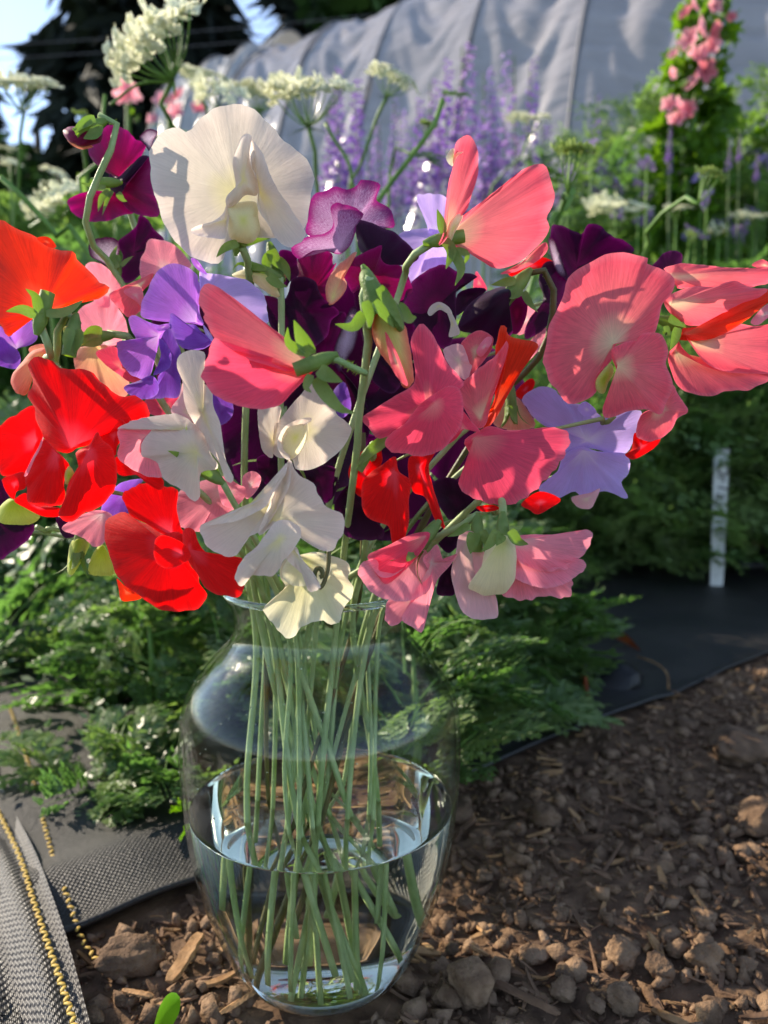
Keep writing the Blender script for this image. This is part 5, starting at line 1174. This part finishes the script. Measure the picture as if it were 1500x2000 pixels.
flower('coral sweet pea side on with a cream base at the outer edge', 'coral', .315, [
 (S, 'G', '888,135 940,115 990,103 1100,110 1240,125 1400,130 1500,125 1570,150 1540,200 1400,245 1200,265 1050,245 970,250 945,190', (930,180), dict(z=-4, cup=-3)),
 (Wg, 'G', '1400,440 1500,340 1570,380 1510,415 1440,465', None, dict(z=-4, m='pink')),
 (S, 'G', '915,640 970,555 1000,600 1100,690 1200,730 1300,745 1420,750 1560,760 1440,822 1380,847 1270,850 1150,882 1040,860 970,820 928,720', (960,620), dict(z=-2)),
 (Wg, 'G', '1020,520 1130,540 1250,505 1310,455 1410,470 1500,465 1570,470 1570,740 1480,752 1300,742 1200,722 1130,682 1070,610', (1050,560), dict(z=3)),
 (Wg, 'G', '965,545 1020,470 1100,462 1200,452 1300,385 1400,328 1490,255 1560,260 1560,310 1500,335 1380,430 1250,512 1130,553', (1020,510), dict(z=6, m='orange')),
 (Wg, 'G', '888,320 940,280 1030,245 1100,237 1180,240 1300,205 1400,245 1495,255 1480,305 1380,365 1200,455 1100,468 1020,462 930,400', (930,340), dict(z=9, cup=-4)),
 (Wg, 'G', '1405,115 1460,80 1500,95 1560,130 1500,140', None, dict(z=-8)),
], ('G', 935, 455, 20, 14, 0), [('G', '920,420 980,450 1020,480', 3, [6, 6]), ('G', '970,480 950,560 925,615', 2.6, [6, 6]), ('G', '900,470 910,520 880,500', 1.8, [6, 6])])
flower('lilac sweet pea in shade under the coral bloom', 'lilac', .325, [
 (S, 'G', '55,905 120,840 200,825 260,850 330,920 420,930 500,980 550,1010 650,975 752,965 750,1050 690,1190 640,1222 560,1212 480,1190 400,1190 300,1215 330,1140 300,1080 200,1060 120,1000 90,950', (440,1140), dict(z=0, crease=-1.4)),
 (Wg, 'G', '385,950 430,912 495,970 450,1002 410,990', None, dict(z=5)),
 (Wg, 'G', '155,1415 260,1330 300,1230 400,1178 480,1198 590,1230 660,1213 692,1270 680,1340 640,1390 682,1470 650,1478 560,1440 480,1452 420,1480 360,1440 270,1482 200,1460', (420,1200), dict(z=5, cup=-4)),
 (Wg, 'F', '1165,930 1210,915 1260,905 1305,885 1285,940 1260,982 1210,982 1180,962', None, dict(z=2, m='palepink')),
])
flower('rose sweet pea with a rolled lower lip beside the fat green bud', 'rose', .283, [
 (S, 'F', '138,550 200,500 290,440 380,390 402,330 390,230 380,160 410,100 440,85 490,130 520,200 560,270 620,340 640,375 615,400 560,405 480,435 400,495 340,565 320,605 230,642 195,610', (470,500), dict(z=0, cup=-3)),
 (Wg, 'F', '625,505 680,560 722,612 650,592 600,645 555,672 600,610', None, dict(z=2)),
 (Wg, 'F', '253,660 290,610 350,570 420,480 500,420 560,385 620,400 637,480 632,560 600,620 540,690 450,727 360,717 280,702', (500,470), dict(z=9, cup=-3)),
])
flower('flame orange sweet pea folded upright behind the rose one', 'orange', .302, [
 (Wg, 'F', '795,215 805,150 820,88 850,100 862,140 1002,180 960,250 900,350 850,440 810,520 760,585 720,580 750,540 800,420 840,300 850,200', (790,500), dict(z=-2)),
 (S, 'F', '605,405 700,310 790,240 830,190 852,160 852,220 812,350 772,470 745,575 700,585 640,490', (720,540), dict(z=4, m='coral')),
 (Wg, 'F', '625,180 690,120 740,118 782,150 775,205 735,265 660,340 640,260', None, dict(z=-6, m='coral')),
 (Wg, 'F', '700,215 740,155 770,145 775,175 730,240', None, dict(z=-3, m='pink')),
 (Wg, 'F', '540,210 610,178 642,200 667,270 678,290 650,355 580,300', None, dict(z=-4, m='palepink')),
])
flower('cherry red sweet pea with one rounded wing facing the outer side', 'rose', .298, [
 (S, 'F', '612,860 650,780 670,720 640,655 700,610 770,580 850,600 960,595 1060,585 1130,600 1158,630 1150,680 1110,760 1060,820 980,900 920,942 840,970 740,952 650,912', (690,640), dict(z=4, cup=-5)),
 (Wg, 'F', '920,960 1010,900 1112,938 1060,982 1000,1012 960,990', None, dict(z=-5, m='red')),
 (Wg, 'F', '700,975 780,965 815,985 740,1000', None, dict(z=-5, m='red')),
])
flower('crimson sweet pea with long drooping pointed petals', 'red', .305, [
 (S, 'F', '75,810 110,730 170,690 225,670 240,760 180,840 152,925 110,905', None, dict(z=-3)),
 (S, 'F', '142,870 180,810 240,770 305,728 322,800 382,850 372,940 372,1050 352,1130 335,1203 290,1150 270,1070 190,1040 147,990', (300,800), dict(z=3)),
 (Wg, 'F', '370,740 450,720 512,688 470,770 482,850 512,950 546,1072 500,1040 450,930 385,890', (420,780), dict(z=1)),
], ('F', 170, 715, 120, 10, 4), [('F', '275,635 200,690 118,778', 3.2, [9, 9]), ('F', '240,680 160,720 130,745', 2, [6, 6])])
flower('peach sweet pea back tucked between flame orange and lilac', 'peach', .335, [
 (S, 'F', '785,570 800,500 850,450 900,440 950,500 988,580 900,605 840,595', (860,460), dict(z=0)),
], ('F', 865, 415, 85, 12, 4))
flower('rose pink double sweet pea drooping beside the vase neck', 'pink', .298, [
 (S, 'F', '122,1290 160,1240 240,1320 330,1290 420,1190 482,1230 475,1370 380,1432 290,1432 200,1402 147,1340', (430,1160), dict(z=0, m='pink')),
 (Wg, 'F', '255,1500 280,1420 390,1420 440,1440 355,1515 310,1552 268,1547', (400,1400), dict(z=-3)),
 (Wg, 'F', '470,1300 440,1230 475,1190 512,1158 545,1240 612,1200 565,1270 512,1330 482,1420 462,1500 435,1587 390,1562 335,1520 400,1430 452,1390', (480,1250), dict(z=4)),
 (Wg, 'F', '173,1210 260,1168 380,1110 472,1100 452,1165 372,1265 270,1350 225,1320 188,1260', (450,1120), dict(z=7, m='rose')),
], ('F', 470, 1105, 130, 13, 3))
flower('blush and pale pink sweet pea hanging with its wings spread outward', 'pink', .298, [
 (Wg, 'F', '870,1350 900,1300 990,1350 1100,1355 1162,1325 1167,1390 1130,1422 1040,1410 940,1432 880,1422 825,1402', (870,1150), dict(z=-2)),
 (Wg, 'F', '890,1220 960,1260 1060,1285 1130,1265 1210,1230 1237,1270 1180,1320 1130,1352 1040,1372 950,1352 885,1312', (880,1150), dict(z=2)),
 (S, 'F', '885,1130 960,1110 1080,1110 1180,1095 1253,1088 1262,1150 1210,1222 1160,1272 1060,1292 960,1270 895,1222', (880,1140), dict(z=6)),
 (S, 'F', '578,1290 600,1200 620,1110 690,1100 740,1200 720,1300 700,1360 730,1400 790,1398 808,1490 790,1520 690,1522 630,1482 593,1380', (670,1120), dict(z=1, m='palepink')),
], ('F', 705, 1080, 92, 12, 4), [('F', '665,1060 610,1100 560,1120', 2, [8, 6]), ('F', '690,1100 680,1150 672,1205', 3.4, [12, 12]), ('F', '730,1090 750,1150 745,1180', 2.4, [11, 10])])
flower('pale yellow green bud hanging between the blush petals', 'cream', .288, [
 (K, 'F', '663,1360 720,1280 740,1200 790,1120 850,1108 887,1140 897,1250 880,1350 820,1402 720,1402', (830,1120), dict(bul=6, solid=True, m='lime' if 0 else 'cream')),
], ('F', 830, 1075, 90, 12, 2), [('F', '800,1090 770,1150 725,1195', 2.6, [11, 12]), ('F', '830,1110 805,1150 800,1165', 2.4, [12, 12]), ('F', '865,1090 900,1140 955,1158', 2.8, [10, 9]), ('F', '860,1080 900,1080 930,1065', 1.6, [7, 4])], ('F', '830,1040 832,990 822,930 800,870', [2, -5, -20], 1.5))
flower('ivory white sweet pea with a pale green keel above the vase centre', 'white', .292, [
 (Wg, 'E', '437,720 470,700 540,690 570,720 520,840 523,980 470,950 450,880', (530,900), dict(z=-2)),
 (S, 'E', '510,890 530,820 600,720 670,640 740,560 790,560 850,600 870,680 880,740 930,780 962,830 930,900 880,960 800,1020 720,1052 650,1045 630,990 560,985 520,950', (690,830), dict(z=2, cup=-3)),
 (K, 'E', '555,870 580,820 640,790 710,780 718,850 690,930 630,992 590,970 558,930', (650,870), dict(z=5, bul=6, m='cream')),
 (Wg, 'E', '548,900 560,850 600,800 660,772 730,757 732,782 650,810 590,860 578,920 620,985 590,988 557,945', None, dict(z=9, cup=1, tilt=.02)),
])
flower('ghost white sweet pea with a skirt like standard over the vase rim', 'white', .274, [
 (S, 'E', '612,990 600,1050 560,1110 510,1170 440,1230 300,1290 190,1330 118,1362 125,1420 170,1490 250,1530 312,1532 345,1490 380,1430 440,1400 500,1345 560,1250 620,1120', (510,1250), dict(z=0, cup=3)),
 (S, 'E', '615,990 650,1060 720,1110 762,1140 780,1200 830,1260 912,1300 922,1370 890,1450 850,1500 800,1502 740,1472 680,1430 640,1380 540,1360 490,1390 460,1412 440,1400 500,1250 570,1100', (520,1330), dict(z=2, cup=4)),
 (Wg, 'E', '600,1010 592,1080 545,1130 490,1245 430,1285 330,1332 220,1352 122,1362 190,1328 320,1285 440,1225 515,1160 568,1075', None, dict(z=6, tilt=.02)),
 (Wg, 'E', '590,1530 650,1480 680,1540 730,1600 770,1660 787,1710 735,1732 713,1711 720,1660 655,1605', (640,1500), dict(z=9)),
 (Wg, 'E', '313,1640 330,1590 370,1530 430,1480 490,1400 540,1340 600,1330 660,1360 683,1400 660,1460 610,1530 580,1560 560,1602 520,1642 450,1640 390,1645 365,1692 325,1692', (560,1440), dict(z=13, cup=-3)),
])
flower('cream sweet pea hanging against the glass in front of the vase rim', 'cream', .30, [
 (S, 'E', '468,1830 510,1780 580,1720 590,1690 560,1640 580,1560 640,1535 760,1508 850,1530 930,1560 957,1610 940,1650 972,1710 960,1772 920,1812 910,1852 890,1902 840,1912 800,1892 740,1902 680,1932 640,1982 600,1992 550,1942 500,1882', (730,1590), dict(z=0, cup=-3)),
 (Wg, 'E', '575,1640 600,1560 700,1520 800,1530 850,1600 800,1680 700,1700 620,1690', (700,1560), dict(z=4)),
])
flower('deep pink petals wedged under the violet wings', 'rose', .338, [
 (Wg, 'H', '138,1090 200,1050 290,1040 310,1130 380,1230 450,1270 535,1270 400,1300 310,1245 220,1180', None, dict(z=3)),
 (S, 'H', '500,1430 600,1410 750,1390 790,1450 780,1540 640,1560 500,1510', None, dict(z=-2)),
])
flower('dusty peach sweet pea back above the scarlet standard', 'palepink', .345, [
 (S, 'H', '-20,1060 40,1040 120,1030 225,1030 260,1100 300,1180 360,1250 390,1340 350,1410 250,1400 150,1290 0,1220', (120,1040), dict(z=0, m='peach')),
])
flower('hot pink petals glimpsed behind the dark purple bud', 'rose', .362, [
 (Wg, 'I', '915,480 930,370 960,395 1005,480 960,500', None, dict(z=0)),
 (S, 'G', '90,340 140,400 110,480 60,520 20,510 40,430', None, dict(z=0, m='pink')),
 (S, 'G', '205,480 190,560 150,620 90,680 20,720 60,620 140,520', None, dict(z=2, m='pink')),
 (Wg, 'G', '-20,150 60,130 150,65 242,95 195,142 80,150 0,180', None, dict(z=-2, m='red')),
 (Wg, 'G', '20,860 100,780 135,800 110,860 60,900', None, dict(z=-4, m='red')),
])
flower('blackish plum sweet pea low in the bouquet under the crimson one', 'dark', .325, [
 (S, 'F', '8,960 60,880 110,860 160,930 160,1000 210,1050 252,1090 230,1132 130,1137 60,1112 20,1040', (90,900), dict(z=0)),
 (S, 'E', '650,1060 760,1030 870,1040 880,1160 820,1235 760,1160 700,1110', None, dict(z=-4)),
])
flower('indigo sweet pea filling the gap between the two red blooms', 'violet', .332, [
 (S, 'D', '590,1190 690,1040 840,1010 760,1100 760,1200 670,1230', None, dict(z=0)),
 (Wg, 'D', '330,1230 400,1250 460,1330 380,1352 345,1292', None, dict(z=0, m='dark')),
])
flower('dark plum sweet pea deep behind the blush hanging flower', 'dark', .335, [
 (S, 'F', '480,880 560,830 660,880 720,1000 640,1070 560,1030', None, dict(z=-6)),
 (Wg, 'F', '505,1390 540,1270 585,1255 600,1390 550,1410', None, dict(z=-2)),
 (Wg, 'F', '500,1120 560,1060 650,1060 620,1150 560,1200', None, dict(z=-3)),
])
flower('plum sweet pea in the dark heart of the bouquet under the white keel', 'dark', .345, [
 (S, 'E', '430,1000 500,960 600,990 560,1100 480,1130', None, dict(z=-2)),
 (Wg, 'E', '850,640 920,560 960,700 900,760', None, dict(z=-2, m='violet')),
 (Wg, 'E', '180,600 280,640 300,740 230,800 190,700', None, dict(z=0, m='violet')),
])
flower('closed cream sweet pea half hidden below the large white one', 'cream', .328, [
 (K, 'H', '1138,520 1200,480 1290,470 1380,490 1440,560 1500,680 1440,670 1360,620 1280,560', (1380,510), dict(bul=5, solid=True)),
], ('H', 1400, 500, 200, 12, 3), [('H', '1390,470 1290,460 1190,430 1140,480', 1.6, [8, 6]), ('H', '1400,520 1470,580 1540,600', 3, [7, 5])])
flower('green nodding bud beside the large white flower stalk', 'lime', .335, [
 (K, 'H', '1390,470 1400,400 1450,370 1520,400 1540,500 1500,580 1430,560', None, dict(bul=6, solid=True, m='budgreen')),
], ('H', 1440, 390, 75, 14, 4), [('H', '1420,330 1450,400 1500,480', 3.4, [9, 8]), ('H', '1410,360 1390,440 1420,520', 3, [9, 9]), ('H', '1470,400 1530,470 1560,560', 3, [8, 6])])
flower('added plum petals darkening the heart behind the fat green bud', 'dark', .375, [  # dark petals added to close bright gaps between the blooms
 (S, 'W', '600,640 660,560 760,540 860,600 880,720 820,800 700,820 620,760', (740,760), dict(z=0)),
 (Wg, 'W', '560,700 640,700 720,800 700,900 620,900 560,820', (680,740), dict(z=4)),
])
flower('added plum petals darkening the heart behind the ivory white flower', 'dark', .385, [  # added filler, keeps the gaps here dark
 (S, 'W', '420,760 500,700 620,740 700,860 660,980 540,1000 450,920', (560,780), dict(z=0)),
 (Wg, 'W', '640,860 760,860 860,960 820,1040 700,1040', (720,880), dict(z=3)),
])
flower('added plum petals darkening the heart behind the cherry red flower', 'dark', .38, [  # added filler, darkens the gaps on this side
 (S, 'W', '820,700 920,660 1020,740 1040,860 960,960 860,940 800,840', (920,720), dict(z=0)),
 (Wg, 'W', '300,600 380,560 430,660 400,780 320,780', (360,620), dict(z=-5)),
])
# tendril curling below the ghost white flower
_p = catmull(path3('E', '835,1500 832,1580 815,1660 790,1705 765,1690 755,1640 770,1600 795,1610 800,1640 785,1650', .281, [0, 4, 4]), 40)
_V, _F = tube(_p, .0009, 6)
tag(obj('tendril', mesh('tendril', _V, _F, STEM_D)), 'thin curled green tendril hooked below the ghost white sweet pea', 'tendril')
# bare cut stems and calyx leaves in the dark heart of the bunch
_q = np.random.default_rng(5)
for k in range(9):
    a = _q.random() * 6.28; r = _q.uniform(.02, .075)
    s0 = np.array([VX + r * math.cos(a), VY + .02 + r * .6 * math.sin(a), _q.uniform(.24, .31)])
    pts, rad = stem_to_vase(s0, [s0], 900 + k)
    V, F = tube(pts, rad, 7)
    t = thing('flower_stem', 'bare green flower stem running down through the vase neck', 'stem', s0, 'bare stems in the vase')
    wpart('stalk', V, F, STEM if k % 3 else STEM_D, t, s0)
    for j in range(2):
        q0 = pts[1 + j * 3]; dv = _q.normal(size=3) * [1, 1, .5]; dv /= np.linalg.norm(dv); u = np.linspace(0, 1, 8)[:, None]
        lp = q0 + dv * .022 * u + np.array([0, 0, -.008]) * u ** 2
        V, F = ribbon(lp, .0035 * np.array([.3, .8, 1, 1, .9, .7, .4, .05]), np.cross(dv, [0, 0, 1]), .25)
        wpart('leaf', V, F, GREEN, t, s0)

# sunlight refracted by the water reaches the stems and the soil
try:
    sl.cycles.is_caustics_light = True; wo.cycles.is_caustics_caster = True
    for o in bpy.data.objects:
        if o.type == 'MESH' and (o.name.split('.')[0] in ('stem', 'stalk', 'soil', 'soil_crumbs', 'bark_mulch')): o.cycles.is_caustics_receiver = True
except Exception: pass
